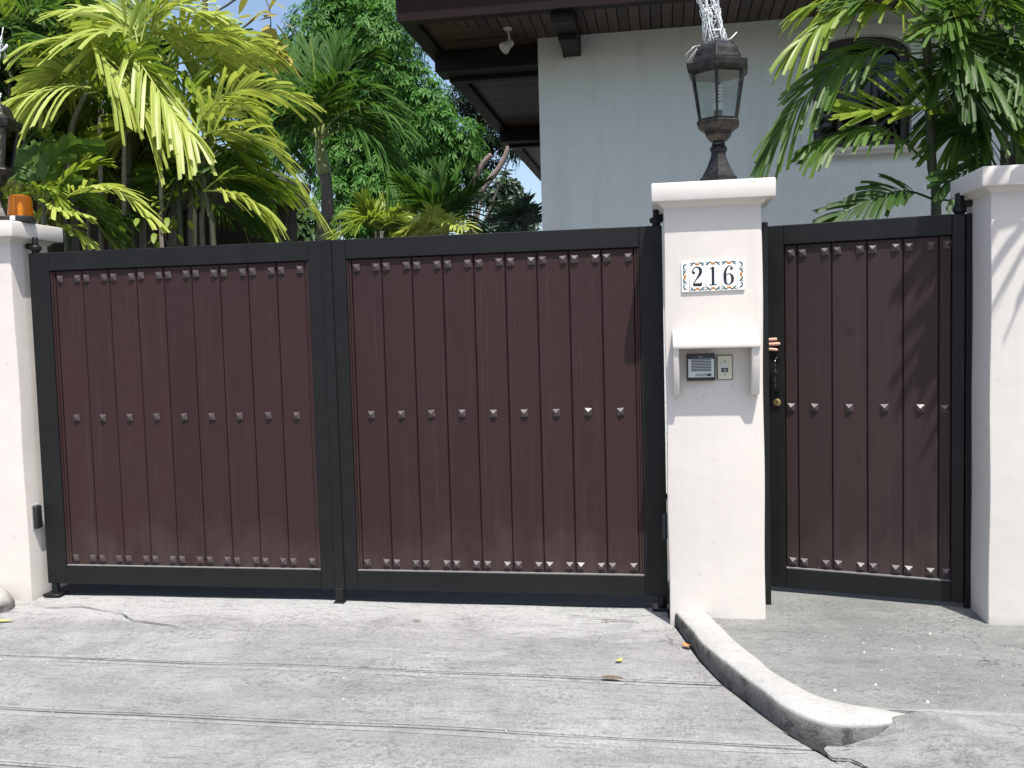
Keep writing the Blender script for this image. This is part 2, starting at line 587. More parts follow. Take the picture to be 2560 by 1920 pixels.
# ================================================================== SETTING: ground
# kerb line (face towards the driveway), world metres
KERB_OUT = [(0.005, .30), (0.005, -.14), (.055, -.335), (.105, -.56), (.157, -.78), (.222, -.97), (.291, -1.14), (.36, -1.30), (.425, -1.445), (.49, -1.525), (.58, -1.572), (.69, -1.555), (.80, -1.495), (.93, -1.415)]
KERB_IN = [(0.15, .30), (0.16, -.14), (.215, -.33), (.262, -.53), (.31, -.72), (.365, -.90), (.42, -1.05), (.475, -1.17), (.53, -1.262), (.58, -1.305), (.66, -1.33), (.74, -1.340), (.84, -1.343), (.935, -1.346)]
ZW = 0.045       # level of the sidewalk

g = MB()
g.add([(-900, -900, -.16), (900, -900, -.16), (900, 900, -.16), (-900, 900, -.16)], [(0, 1, 2, 3)])
tag(g.build("ground", M['ground']), kind='structure')

# driveway: slabs between the tooled joints, each a child of the driveway bed
bed = MB(); bed.box(-9, 4, -9, .5, -.14, -.012)
drive = tag(bed.build("driveway", M['crack']), kind='structure')


def kx(y):
    """x of the kerb face at depth y"""
    if y >= KERB_OUT[0][1]: return KERB_OUT[0][0]
    for (xa, ya), (xb, yb) in zip(KERB_OUT, KERB_OUT[1:9]):
        if yb <= y <= ya: return xa + (xb - xa) * (ya - y) / (ya - yb)
    return .43 + (-1.445 - y) * .66


def slab(y0, y1, sl=.028):
    """strip from depth y0 (near) to y1 (far); joints run slightly askew"""
    mb = MB()
    n = 56
    xs = np.linspace(-7.5, kx((y0 + y1) / 2), n)
    rows = []
    m = max(3, int((y1 - y0) / .12))
    for j in range(m + 1):
        v = j / m
        row = []
        for i in range(n):
            u = i / (n - 1)
            ysk = -sl * (-3 + 7.5 * u) * .35
            y = y0 + (y1 - y0) * v + ysk
            if 0 < j < m or True:
                pass
            x = -7.5 + (kx(y) - .012 + 7.5) * u
            z = .0035 * math.sin(x * 2.1 + y * 1.7) + .002 * math.sin(x * 5.3 - y * 4.1)
            if j == 0 or j == m: z -= .005
            row.append((x, y, z))
        rows.append(row)
    vs = [p for r in rows for p in r]
    fs = [(j * n + i, j * n + i + 1, (j + 1) * n + i + 1, (j + 1) * n + i) for j in range(m) for i in range(n - 1)]
    base = len(vs)
    for i in range(n): vs.append((rows[0][i][0], rows[0][i][1], -.02))
    for i in range(n): vs.append((rows[m][i][0], rows[m][i][1], -.02))
    fs += [(base + i, base + i + 1, i + 1, i) for i in range(n - 1)]
    fs += [(m * n + i, m * n + i + 1, base + n + i + 1, base + n + i) for i in range(n - 1)]
    mb.add(vs, fs)
    mb.build("concrete_slab", M['drive'], drive, smooth=50, recalc=False)


JN = [.45, -.965, -1.555, -2.03, -2.62, -3.3, -4.1, -6.5, -9]
for a, b in zip(JN, JN[1:]):
    slab(b + .006, a - .006)
# smeared mortar ridges beside the joints
for k, yj in enumerate((-.965, -1.555, -2.03)):
    mb = MB()
    n = 90
    for off, w, h in ((-.032, .024, .0038), (.028, .012, .0022)):
        vs = []; fs = []
        for i in range(n):
            u = i / (n - 1)
            x = -5.0 + (kx(yj) - .012 + 5.0) * u
            un = (x + 7.5) / (kx(yj) + 7.5)
            y = yj - .028 * (-3 + 7.5 * un) * .35 + off
            wv = w * min(1, (1 - u) * 30 + .1) * (0.45 + .9 * abs(math.sin(x * 1.3 + k * 2 + off * 90) * math.sin(x * .57 + k)))
            z0 = .0035 * math.sin(x * 2.1 + y * 1.7) + .002 * math.sin(x * 5.3 - y * 4.1)
            vs += [(x, y - wv, z0 - .002), (x, y, z0 + h), (x, y + wv, z0 - .002)]
        for i in range(n - 1):
            fs += [(3 * i, 3 * i + 3, 3 * i + 4, 3 * i + 1), (3 * i + 1, 3 * i + 4, 3 * i + 5, 3 * i + 2)]
        mb.add(vs, fs)
    mb.build("joint_mortar", M['joint'], drive, smooth=True, recalc=False)


def dist_poly(p, poly):
    q = np.array(poly); d = 1e9
    for a, b in zip(q, q[1:]):
        ab = b - a; tt = np.clip(np.dot(p - a, ab) / max(1e-9, np.dot(ab, ab)), 0, 1)
        d = min(d, np.hypot(*(a + ab * tt - p)))
    return d


# sidewalk slab right of the kerb
mb = MB()
edge = [(x - .012, y) for x, y in KERB_IN[:10]]
poly = [(4.5, .6), (.15, .6)] + edge + [(.66, -1.345), (1.2, -1.345), (4.5, -1.40)]
vs = [(x, y, ZW) for x, y in poly] + [(x, y, -.1) for x, y in poly]
n = len(poly)
mb.add(vs, [tuple(range(n))] + [((i + 1) % n, i, n + i, n + (i + 1) % n) for i in range(n)])
tag(mb.build("sidewalk", M['walk']), kind='structure')

# apron: rough concrete ramp that falls from the sidewalk to the street
mb = MB()
nx, ny = 90, 80
vs = []; fs = []
for j in range(ny):
    for i in range(nx):
        y = -1.353 - 3.2 * (j / (ny - 1)) ** 1.4
        xl = .58 if y > -1.56 else max(.43 + (-1.445 - y) * .62, .56)
        x = xl + (4.6 - xl) * (i / (nx - 1)) ** 1.6
        # fill heaped against the kerb nose, then falling away towards the street
        f = min(1, max(0, (-1.35 - y) / 2.4)); f = f * f * (3 - 2 * f)
        rise = min(1, max(0, (x - xl) / (.38 + .9 * max(0, -1.5 - y)))); rise = rise ** 1.25
        lump = math.sin(31 * x + 17 * y) * math.sin(23 * y - 19 * x) * .006 * min(1, (-1.35 - y) * 6) * max(0, 1 - abs(x - .85) * 2.2)
        sm = min(1, max(0, (-1.355 - y) / .07)); sm = sm * sm * (3 - 2 * sm)
        lump += sm * .036 * math.exp(-((x - .95) / .17) ** 2 - ((y + 1.42) / .13) ** 2)
        z = -.006 + (ZW + .012) * (1 - f) * rise + .004 * math.sin(9 * x + 3 * y) * math.sin(7 * y - 2 * x) * rise * min(1, (-1.35 - y) * 6) + lump
        if y > -1.36: z = min(z, ZW - .002)
        vs.append((x, y, z))
fs = [(j * nx + i, (j + 1) * nx + i, (j + 1) * nx + i + 1, j * nx + i + 1) for j in range(ny - 1) for i in range(nx - 1)]
mb.add(vs, fs)
tag(mb.build("street_apron", M['apron'], smooth=True, recalc=True), kind='structure')

# kerb: swept rounded profile, taller towards its nose
def smooth_line(P, n):
    P = np.array(P); d = np.r_[0, np.cumsum(np.hypot(*np.diff(P, axis=0).T))]
    s = np.linspace(0, d[-1], n)
    out = np.c_[np.interp(s, d, P[:, 0]), np.interp(s, d, P[:, 1])]
    for _ in range(2):
        o2 = out.copy(); o2[1:-1] = (out[:-2] + 2 * out[1:-1] + out[2:]) / 4; out = o2
    return out


n = 64
ko, ki = smooth_line(KERB_OUT, n), smooth_line(KERB_IN, n)
vs = []; fs = []
prof = [(0, 0.0), (-.02, .45), (-.01, .78), (.03, .93), (.10, 1.0), (.55, 1.03), (.85, 1.0), (.97, .94), (1.0, .5)]
for i in range(n):
    u = i / (n - 1)
    h = .058 + .042 * min(1, u / .55)
    if u > .78: h = .100 - .060 * ((u - .78) / .22)
    for a, b in prof:
        p = ko[i] * (1 - a) + ki[i] * a
        jx = .0015 * math.sin(i * .9 + a * 4) + .002 * math.sin(i * .37)
        z = -.03 + (h + .03 + .0015 * math.sin(i * .6 + a * 4)) * b
        if u > .8 and a < .12: p = p + (ki[i] - ko[i]) * .16 * (u - .8) * b * 4
        vs.append((p[0] + jx * b, p[1] + jx * .5, z))
k = len(prof)
for i in range(n - 1):
    for j in range(k - 1):
        fs.append((i * k + j, (i + 1) * k + j, (i + 1) * k + j + 1, i * k + j + 1))
fs.append(tuple(range((n - 1) * k, n * k)))
mb = MB(); mb.add(vs, fs)
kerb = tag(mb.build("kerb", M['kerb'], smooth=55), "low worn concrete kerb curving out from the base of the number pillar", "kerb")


def ribbon(mb, pts, w, z=None):
    P = [Vector(p) for p in pts]
    Q = []
    for a, b in zip(P, P[1:]):
        for s in range(5):
            q = a.lerp(b, s / 5)
            Q.append(q + Vector((random.uniform(-.004, .004), random.uniform(-.004, .004), 0)))
    Q.append(P[-1])
    vs = []; fs = []
    for i, p in enumerate(Q):
        t_ = (Q[min(i + 1, len(Q) - 1)] - Q[max(i - 1, 0)]); t_.z = 0; t_.normalize()
        s = Vector((-t_.y, t_.x, 0))
        ww = w * random.uniform(.4, 1.3) * (0.3 if i in (0, len(Q) - 1) else 1)
        vs += [p - s * ww, p + s * ww]
    fs = [(2 * i, 2 * i + 1, 2 * i + 3, 2 * i + 2) for i in range(len(Q) - 1)]
    mb.add(vs, fs)


mb = MB()
ribbon(mb, [(x + .018, y, ZW + .003) for x, y in KERB_IN[1:11]] + [(1.2, -1.335, ZW + .003), (2.6, -1.36, ZW + .003)], .016)
mb.build("joint_mortar", M['joint'], kerb, recalc=False)
mb = MB()
ribbon(mb, [(x + .030, y + .004, ZW + .006) for x, y in KERB_IN[4:10]], .0035)
mb.build("crack", M['crack'], kerb, recalc=False)
# cracks where the kerb nose meets the street concrete and in the driveway
mb = MB()
ribbon(mb, [(.43, -1.475, .006), (.492, -1.552, .006), (.552, -1.625, .005), (.572, -1.685, .005), (.63, -1.69, .008), (.675, -1.74, .008), (.70, -1.82, .008)], .006)
ribbon(mb, [(.60, -1.60, .012), (.66, -1.60, .016)], .003)
mb.build("crack", M['crack'], kerb, recalc=False)
mb = MB()
ribbon(mb, [(-3.65, -.24, .006), (-3.42, -.20, .006), (-3.1, -.30, .006), (-2.95, -.42, .006), (-2.62, -.50, .006)], .004)
ribbon(mb, [(-.55, -.13, .006), (-.33, -.19, .006), (-.16, -.22, .006)], .004)
mb.build("crack", M['crack'], drive, recalc=False)
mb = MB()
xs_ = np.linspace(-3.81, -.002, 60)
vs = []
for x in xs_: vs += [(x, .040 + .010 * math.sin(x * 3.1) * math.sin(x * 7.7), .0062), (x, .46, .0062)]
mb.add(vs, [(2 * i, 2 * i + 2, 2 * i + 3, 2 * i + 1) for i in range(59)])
mb.build("gate_shade_strip", M['gate_shade'], drive, recalc=False)  # dark ground strip: the gate's shade put into the colour

# rounded kerb stub beside the left pillar, with a ring of white paint
bm = bmesh.new()
bmesh.ops.create_uvsphere(bm, u_segments=28, v_segments=16, radius=1)
for v in bm.verts:
    v.co = Vector((-4.28 + v.co.x * .46, -.22 + v.co.y * .22 + v.co.x * -.06, -.02 + v.co.z * .19))
    v.co += Vector((math.sin(v.co.z * 40), math.cos(v.co.x * 22), math.sin(v.co.x * 14))) * .004
mb = MB(); mb.bm(bm)
stub = tag(mb.build("kerb_stone", M['kerb'], smooth=True), "rounded concrete kerb stub with white paint mark at the foot of the left pillar", "kerb stone")
mb = MB()
rg = []
for i in range(15):
    a = -2.3 + i * .31
    rg.append((-3.995 + .026 * math.cos(a), .033 * math.sin(a)))
vs = []; fs = []
for i, (x, zz) in enumerate(rg):
    for w in (-.008, .008):
        xx = -3.995 + (x + 3.995) * (1 + w / .026); z2 = .118 + zz * (1 + w / .033)
        # lie on the stub's surface
        ux = (xx + 4.28) / .46; uz = (z2 + .02) / .19
        uy = -math.sqrt(max(0, 1 - ux * ux - uz * uz))
        vs.append((xx, -.22 + uy * .22 - ux * .06 - .006, z2))
fs = [(2 * i, 2 * i + 1, 2 * i + 3, 2 * i + 2) for i in range(len(rg) - 1)]
mb.add(vs, fs); mb.build("paint_mark", M['white'], stub, recalc=False)

# ================================================================== pillars
def pillar(x0, x1, y0, y1, zb, label, caps):
    r = thing("gate_pillar", label, "pillar", ((x0 + x1) / 2, (y0 + y1) / 2, 0), group="gate pillars")
    b = MB()
    # shaft as a slightly uneven grid so that its edges are not ruler straight
    bm = bmesh.new(); bmesh.ops.create_cube(bm, size=1.0)
    for v in bm.verts:
        v.co = Vector((x0 if v.co.x < 0 else x1, y0 if v.co.y < 0 else y1, zb if v.co.z < 0 else 2.19))
    bmesh.ops.bevel(bm, geom=list(bm.edges), offset=.010, segments=2, profile=.5, affect='EDGES')
    bmesh.ops.subdivide_edges(bm, edges=[e for e in bm.edges if abs(e.verts[0].co.z - e.verts[1].co.z) > 1], cuts=26)
    for v in bm.verts:
        v.co.x += .0022 * math.sin(v.co.z * 7 + v.co.x * 30); v.co.y += .0022 * math.sin(v.co.z * 5.3 + 1)
    b.bm(bm); b.build("shaft", M['render'], r, smooth=35)
    c = MB()
    cx0, cx1, cy0, cy1 = x0 - caps[0], x1 + caps[1], y0 - .065, y1 + .065
    bm = bmesh.new(); bmesh.ops.create_cube(bm, size=1.0)
    for v in bm.verts:
        v.co = Vector((cx0 if v.co.x < 0 else cx1, cy0 if v.co.y < 0 else cy1, 2.19 if v.co.z < 0 else 2.284))
    bmesh.ops.bevel(bm, geom=list(bm.edges), offset=.008, segments=2, profile=.5, affect='EDGES')
    c.bm(bm)
    # cavetto below the slab
    q = .030
    c.add([(x0 - q, y0 - q, 2.192), (x1 + q, y0 - q, 2.192), (x1 + q, y1 + q, 2.192), (x0 - q, y1 + q, 2.192),
           (x0 - .002, y0 - .002, 2.165), (x1 + .002, y0 - .002, 2.165), (x1 + .002, y1 + .002, 2.165), (x0 - .002, y1 + .002, 2.165)],
          [(0, 1, 5, 4), (1, 2, 6, 5), (2, 3, 7, 6), (3, 0, 4, 7), (0, 3, 2, 1), (4, 5, 6, 7)])
    c.build("cap", M['render'], r, smooth=35)
    return r


pillar(-4.36, -3.82, -.10, .24, -.05, "off-white pillar at the left edge carrying the amber beacon", (.07, .07))
pillar(.004, .492, -.25, .10, -.05, "off-white middle pillar with the house number tiles and intercom", (.058, .062))
pillar(1.562, 2.15, -.25, .12, .0, "off-white pillar at the right edge beside the small gate", (.062, .07))
for x0, x1, y0, y1, lab in ((-9, -4.37, -.05, .15, "off-white boundary wall left of the beacon pillar"), (2.16, 7.0, -.2, .08, "off-white boundary wall right of the small gate")):
    w = MB(); w.box(x0, x1, y0, y1, -.05, 2.1, .006)
    tag(w.build("boundary_wall", M['render']), lab, "wall", "boundary walls")

# ================================================================== gates
def stud_mesh(s=.0185, h=.021):
    mb = MB()
    b = .006
    v = [(-s, 0, -s), (s, 0, -s), (s, 0, s), (-s, 0, s), (-s, -b, -s), (s, -b, -s), (s, -b, s), (-s, -b, s), (0, -h, 0)]
    mb.add(v, [(0, 1, 5, 4), (1, 2, 6, 5), (2, 3, 7, 6), (3, 0, 4, 7), (4, 5, 8), (5, 6, 8), (6, 7, 8), (7, 4, 8)])
    return mb.mesh("stud", M['stud'])


STUD = stud_mesh(.0205, .0225)
PY = .020        # the planks sit this far behind the frame


def plank_mesh(w, z0, z1, mat):
    mb = MB(); mb.box(-w / 2 + .0022, w / 2 - .0022, 0, .022, z0, z1, .0045)
    return mb.mesh("plank", mat)


def leaf(name, label, x0, x1, sl, sr, z0, z1, zb, zt, planks, mat, studs, loc, rotz=0, group=None, bead=True):
    """a framed gate leaf in local coordinates; planks: list of (xa, xb)"""
    r = thing(name, label, "gate", loc, rotz, group)
    T = .05
    for a, b, nm in ((x0, x0 + sl, "stile"), (x1 - sr, x1, "stile")):
        mb = MB(); mb.box(a, b, 0, T, z0, z1, .003); mb.build(nm, M['black'], r, local=True)
    for a, b in ((z0, zb), (zt, z1)):
        mb = MB(); mb.box(x0 + sl + .0004, x1 - sr - .0004, .001, T - .001, a, b, .003); mb.build("rail", M['black'], r, local=True)
    cache = {}
    for a, b in planks:
        w = round(b - a, 4)
        if w not in cache: cache[w] = plank_mesh(w, zb + .002, zt - .002, mat)
        place("plank", cache[w], r, ((a + b) / 2, PY, 0))
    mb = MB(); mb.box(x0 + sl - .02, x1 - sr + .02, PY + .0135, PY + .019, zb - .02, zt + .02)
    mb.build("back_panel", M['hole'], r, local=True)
    mb = MB(); mb.box(x0 + sl + .002, x1 - sr - .002, .003, PY + .001, zb - .001, zb + .0045, .001)
    mb.build('ledge_strip', M['ledge_grey'], r, local=True)  # lighter grey strip along the top of the bottom rail
    if bead:
        xa, xb = x0 + sl, x1 - sr
        for a, b, yy in ((xa + .0006, xa + .012, PY - .010), (xa + .013, planks[0][0] - .0005, PY - .004), (planks[-1][1] + .0005, xb - .013, PY - .004), (xb - .012, xb - .0006, PY - .010)):
            if b - a < .003: continue
            mb = MB(); mb.box(a, b, yy, PY + .012, zb + .003, zt - .003, .0015); mb.build("bead", mat, r, local=True)
    for x, z in studs:
        place("stud", STUD, r, (x + random.uniform(-.002, .002), PY + .0005, z + random.uniform(-.002, .002)), (random.uniform(-.012, .012), random.uniform(-.09, .09), random.uniform(-.03, .03)))
    return r


def grid(x0, w, n): return [(x0 + i * w, x0 + (i + 1) * w) for i in range(n)]


def studs_for(pl, zt, zm, zb, off=.031):
    s = []
    for a, b in pl:
        for z in (zt, zb): s += [(a + off, z), (b - off, z)]
        s.append(((a + b) / 2, zm))
    return s


pl = grid(-3.6205, .1764, 9)
gl = leaf("driveway_gate", "left maroon plank leaf of the double driveway gate in black frame", -3.780, -1.884, .132, .122, .080, 2.104, .193, 1.994,
          pl, M['plank'], studs_for(pl, 1.943, 1.102, .237), (0, 0, 0), 0, "leaves of the driveway gate")
pr = grid(-1.7555, .1778, 9)
gr = leaf("driveway_gate", "right maroon plank leaf of the driveway gate beside the number pillar", -1.880, -.004, .098, .124, .080, 2.104, .193, 1.994,
          pr, M['plank'], studs_for(pr, 1.943, 1.102, .237), (0, 0, 0), 0, "leaves of the driveway gate")
mb = MB(); mb.box(-1.918, -1.862, -.011, -.0005, .085, 2.108, .002); mb.build("meeting_strip", M['black'], gl, local=True)
# hinges, feet and drop bolt
for root, hx, sgn in ((gl, -3.745, -1), (gr, -.034, 1)):
    mb = MB()
    mb.lathe([(.022, 2.105), (.022, 2.118), (.034, 2.122), (.036, 2.140), (.028, 2.150), (.017, 2.152), (.017, 2.196), (.014, 2.200)], (hx, .024, 0), 18)
    mb.build("hinge_pin", M['black'], root, smooth=40, local=True)
    mb = MB()
    mb.tube([(hx - .012 * sgn, .024, 2.148), (hx + .055 * sgn, .024, 2.148)], .019, 12)
    mb.build("hinge_arm", M['black'], root, smooth=40, local=True)
    mb = MB()
    mb.box(hx - .055, hx + .055, -.03, .07, .002, .018, .003); mb.lathe([(.024, .018), (.024, .079)], (hx, .024, 0), 14)
    mb.build("hinge_foot", M['black'], root, smooth=40, local=True)
mb = MB(); mb.box(-1.915, -1.867, -.020, .012, .012, .090, .002); mb.box(-1.925, -1.862, -.030, .02, -.002, .012, .002)
mb.build("drop_bolt", M['black'], gl, local=True)

# pedestrian gate, swung a little inwards; its origin is the hinge side, local x runs to the left
PANG = math.radians(-14.6)
HX, HY = 1.528, .010
L = .968
pp = [(-.846, -.779)] + grid(-.779, .1805, 4) + [(-.057 - .0, -.057 + .0)]
pp = [(-.862, -.795), (-.795, -.609), (-.609, -.421), (-.421, -.232), (-.232, -.048 - .0)]
def gx(px_top):       # pixel column on the mid height of the leaf -> local x
    best = None
    d = AX_R * ((px_top - PW / 2) / FPX) - AX_U * ((1000 - PH / 2) / FPX) + AX_F
    c, s = math.cos(PANG), math.sin(PANG)
    # point = (HX + c*l, HY + s*l); solve cam.x + t d.x = HX + c l ; cam.y + t d.y = HY + s l
    A = np.array([[d[0], -c], [d[1], -s]]); b = np.array([HX - CAM[0], HY - CAM[1]])
    return float(np.linalg.solve(A, b)[1])


ge = [gx(1600 + x / 2.3042) for x in (833, 906, 1104, 1307, 1514, 1720, 1795)]
pp = list(zip(ge, ge[1:]))
x_free = gx(1600 + 742 / 2.3042)
sl_ = ge[0] - x_free
st = []
for i, (a, b) in enumerate(pp):
    for z in (1.945, .225):
        if i > 0 and i < 5: st += [(a + .030, z), (b - .036, z)]
        elif i == 0: st.append((b - .032, z))
        else: st.append((a + .040, z))
    st.append(((a + b) / 2 if 0 < i < 5 else ((a + b) / 2 - .002), 1.095))
pg = leaf("pedestrian_gate", "narrow maroon plank gate standing slightly ajar with brass lock", x_free, -.004, sl_, -.004 - ge[-1], .072, 2.100, .185, 1.994,
          pp, M['plank_ped'], st, (HX, HY, 0), PANG, None, bead=False)
# vent holes drilled in the third plank
vx = gx(1600 + 1203 / 2.3042)
mb = MB()
for r_, (zz, off, cnt) in enumerate(((1.531, 0, 5), (1.520, .5, 4), (1.509, 0, 5), (1.498, .5, 4))):
    for k in range(cnt):
        mb.lathe([(.0036, PY - .0012), (.0048, PY + .003)], (vx + (k - 2 + off) * .0135, 0, zz), 8, axis='y')
mb.build("vent_hole", M['hole'], pg, local=True)
# pull handle: turned baluster on two posts
hx_ = gx(1600 + 785 / 2.3042)
mb = MB()
prof = []
for s in np.linspace(0, 1, 41):
    z = 1.352 - s * .150
    r_ = .0065 + .0045 * math.exp(-((s - .17) / .045) ** 2) + .0085 * math.exp(-((s - .40) / .11) ** 2) + .005 * math.exp(-((s - .615) / .035) ** 2) + .0055 * math.exp(-((s - .72) / .035) ** 2) + .0045 * math.exp(-((s - .92) / .04) ** 2)
    prof.append((r_, z))
prof = prof[::-1]
mb.lathe(prof, (hx_, -.040, 0), 16)
mb.tube([(hx_, -.040, 1.350), (hx_ + .004, -.028, 1.366), (hx_ + .008, 0.002, 1.372)], [.0065, .007, .009], 10)
mb.tube([(hx_, -.040, 1.204), (hx_ + .004, -.028, 1.190), (hx_ + .008, 0.002, 1.184)], [.0065, .007, .009], 10)
mb.lathe([(.017, -.006), (.015, 0)], (hx_ + .008, 0, 1.372), 16, axis='y'); mb.lathe([(.017, -.006), (.015, 0)], (hx_ + .008, 0, 1.184), 16, axis='y')
hm = simple("handle_enamel", (.010, .011, .012), .16, 0, .1, 20)
mb.build("pull_handle", hm, pg, smooth=50, local=True)
mb = MB()
lx = gx(1600 + 790 / 2.3042)
mb.lathe([(.021, 0), (.0225, -.006), (.0205, -.013), (.014, -.016), (.014, -.013), (.0125, -.013), (.0125, -.0165)][::-1], (lx, 0, 1.122), 22, axis='y')
lk = mb.build("deadbolt", M['brass'], pg, smooth=40, local=True)
mb = MB(); mb.box(lx - .0012, lx + .0012, -.0172, -.015, 1.117, 1.128); mb.build("keyhole", M['hole'], lk, local=True)
# hinge pins of the small gate
mb = MB(); mb.lathe([(.020, 2.100), (.034, 2.112), (.034, 2.135), (.022, 2.142), (.022, 2.20), (.018, 2.205)], (-.030, .025, 0), 16)
mb.tube([(-.03, .025, 2.15), (.04, .03, 2.15)], .018, 10)
mb.build("hinge_pin", M['black'], pg, smooth=40, local=True)

# fixed steel jambs of the small gate
for a, b, lab in ((.507, .547, "thin black steel jamb on the right side of the number pillar"), (1.532, 1.558, "black steel jamb on the hinge side of the small gate")):
    mb = MB(); mb.box(a, b, .0 if a < 1 else .012, .05, ZW - .01, 2.098, .003)
    tag(mb.build("gate_jamb", M['black']), lab, "gate jamb", "jambs of the small gate")

# photocell boxes on the inner faces of the driveway pillars
for x, sgn, lab in ((-3.82, 1, "black safety sensor box on the inner face of the left pillar"), (.004, -1, "black safety sensor box on the gate side of the number pillar")):
    r = thing("gate_sensor", lab, "sensor", (x, -.030 if sgn > 0 else -.13, .50), group="gate sensors")
    y0 = r.location.y
    mb = MB(); mb.box(x if sgn > 0 else x - .004, x + .004 if sgn > 0 else x, y0 - .034, y0 + .036, .425, .580, .0015, 0); mb.build("back_plate", M['white'], r)
    mb = MB()
    a, b = (x + .0045, x + .034) if sgn > 0 else (x - .034, x - .0045)
    mb.box(a, b, y0 - .026, y0 + .028, .430, .572, .009, 0, 3); mb.build("housing", M['plastic'], r, smooth=40)

# ================================================================== number tiles
TY = -.2505
tl = thing("house_number", "glazed tiles reading 216 with flowered border on the middle pillar", "house number", (.247, TY, 1.815))
TX = [.090, .130, .208, .287, .366, .404]
dz = lambda x: (x - .247) * .012       # the row hangs very slightly askew
for a, b in zip(TX, TX[1:]):
    mb = MB(); mb.box(a + .0006, b - .0006, TY - .011, TY, 1.738 + dz((a + b) / 2), 1.890 + dz((a + b) / 2), .0015)
    mb.build("tile", M['tile'], tl, smooth=40)


def stroke(mb, pts, ws, y, m=0, sub=6):
    """flat brush stroke through pts (x, z) with half widths ws"""
    P = np.array(pts, float); n_ = len(P)
    tt = np.linspace(0, n_ - 1, (n_ - 1) * sub + 1)
    def cr(t_):
        i = min(int(t_), n_ - 2); f = t_ - i
        p0, p1, p2, p3 = P[max(i - 1, 0)], P[i], P[i + 1], P[min(i + 2, n_ - 1)]
        return .5 * ((2 * p1) + (-p0 + p2) * f + (2 * p0 - 5 * p1 + 4 * p2 - p3) * f * f + (-p0 + 3 * p1 - 3 * p2 + p3) * f ** 3)
    C_ = np.array([cr(t_) for t_ in tt]); Wd = np.interp(tt, range(n_), ws)
    D_ = np.gradient(C_, axis=0); D_ /= np.maximum(1e-9, np.hypot(D_[:, 0], D_[:, 1]))[:, None]
    Nn = np.c_[-D_[:, 1], D_[:, 0]]
    vs = []
    for c, nn, w in zip(C_, Nn, Wd):
        vs += [(c[0] - nn[0] * w, y, c[1] - nn[1] * w), (c[0] + nn[0] * w, y, c[1] + nn[1] * w)]
    mb.add(vs, [(2 * i, 2 * i + 1, 2 * i + 3, 2 * i + 2) for i in range(len(C_) - 1)], m)


def blob(mb, c, r, y, m=0, n_=12, rz=None):
    mb.add([(c[0] + r * math.cos(2 * math.pi * k / n_), y, c[1] + (rz or r) * math.sin(2 * math.pi * k / n_)) for k in range(n_)], [tuple(range(n_))], m)


DIG = {
    '2': [([(.02, .70), (.03, .86), (.13, .985), (.27, .985), (.37, .88), (.38, .72), (.31, .55), (.17, .33), (.04, .10)], [.035, .020, .018, .030, .055, .058, .045, .022, .018]),
          ([(.03, .045), (.16, .062), (.30, .055), (.385, .06), (.415, .20)], [.045, .055, .058, .05, .010])],
    '1': [([(.20, .97), (.20, .5), (.20, .04)], [.050, .050, .050]), ([(.05, .875), (.12, .90), (.20, .985)], [.014, .018, .012]), ([(.03, .018), (.2, .018), (.37, .018)], [.018, .020, .018])],
    '6': [([(.36, .875), (.30, .975), (.20, .97), (.09, .83), (.03, .58), (.035, .32)], [.016, .016, .018, .036, .052, .056]),
          ([(.035, .32), (.05, .14), (.12, .03), (.21, .005), (.31, .07), (.37, .20), (.37, .38), (.31, .52), (.21, .57), (.12, .52), (.06, .42)], [.056, .050, .028, .016, .030, .052, .054, .034, .016, .014, .014])],
}
for dch, cx in (('2', .1665), ('1', .2475), ('6', .3245)):
    mb = MB()
    for pts, ws in DIG[dch]:
        stroke(mb, [(cx + (x - .20) * .108, 1.767 + dz(cx) + z * .094) for x, z in pts], [w * .138 for w in ws], TY - .0117)
    if dch == '2': blob(mb, (cx + (.065 - .20) * .108, 1.767 + dz(cx) + .705 * .094), .0074, TY - .0119)
    if dch == '6': blob(mb, (cx + (.335 - .20) * .108, 1.767 + dz(cx) + .845 * .094), .0072, TY - .0119)
    mb.build("digit", M['ink'], tl, recalc=False)
orn = MB()
YF = TY - .0116


def sprig(cx, cz, ax, az, s=1.0):
    """flower with two curling leaves, spread along axis (ax, az); (nx, nz) points outwards"""
    nx_, nz_ = -az, ax
    def q(u, v): return (cx + ax * u * s + nx_ * v * s, cz + az * u * s + nz_ * v * s)
    for sg in (-1, 1):
        stroke(orn, [q(sg * .006, -.002), q(sg * .013, .006), q(sg * .021, .003), q(sg * .027, -.005), q(sg * .033, -.004)], [.0014, .0034, .0037, .0028, .0010], YF, 0, 4)
        stroke(orn, [q(sg * .024, -.001), q(sg * .030, .004), q(sg * .036, .007)], [.0012, .0034, .0004], YF - .0001, 0, 3)
        stroke(orn, [q(sg * .027, -.003), q(sg * .032, -.008), q(sg * .034, -.011)], [.0010, .0028, .0004], YF - .0001, 0, 3)
        blob(orn, q(sg * .0065, -.001), .0058, YF - .0002, 1, 10)
    stroke(orn, [q(0, .006), q(0, -.007)], [.0008, .0022], YF - .0003, 2, 3)
    stroke(orn, [q(-.008, .0035), q(-.0035, -.002)], [.0005, .0014], YF - .0003, 2, 3)
    stroke(orn, [q(.008, .0035), q(.0035, -.002)], [.0005, .0014], YF - .0003, 2, 3)


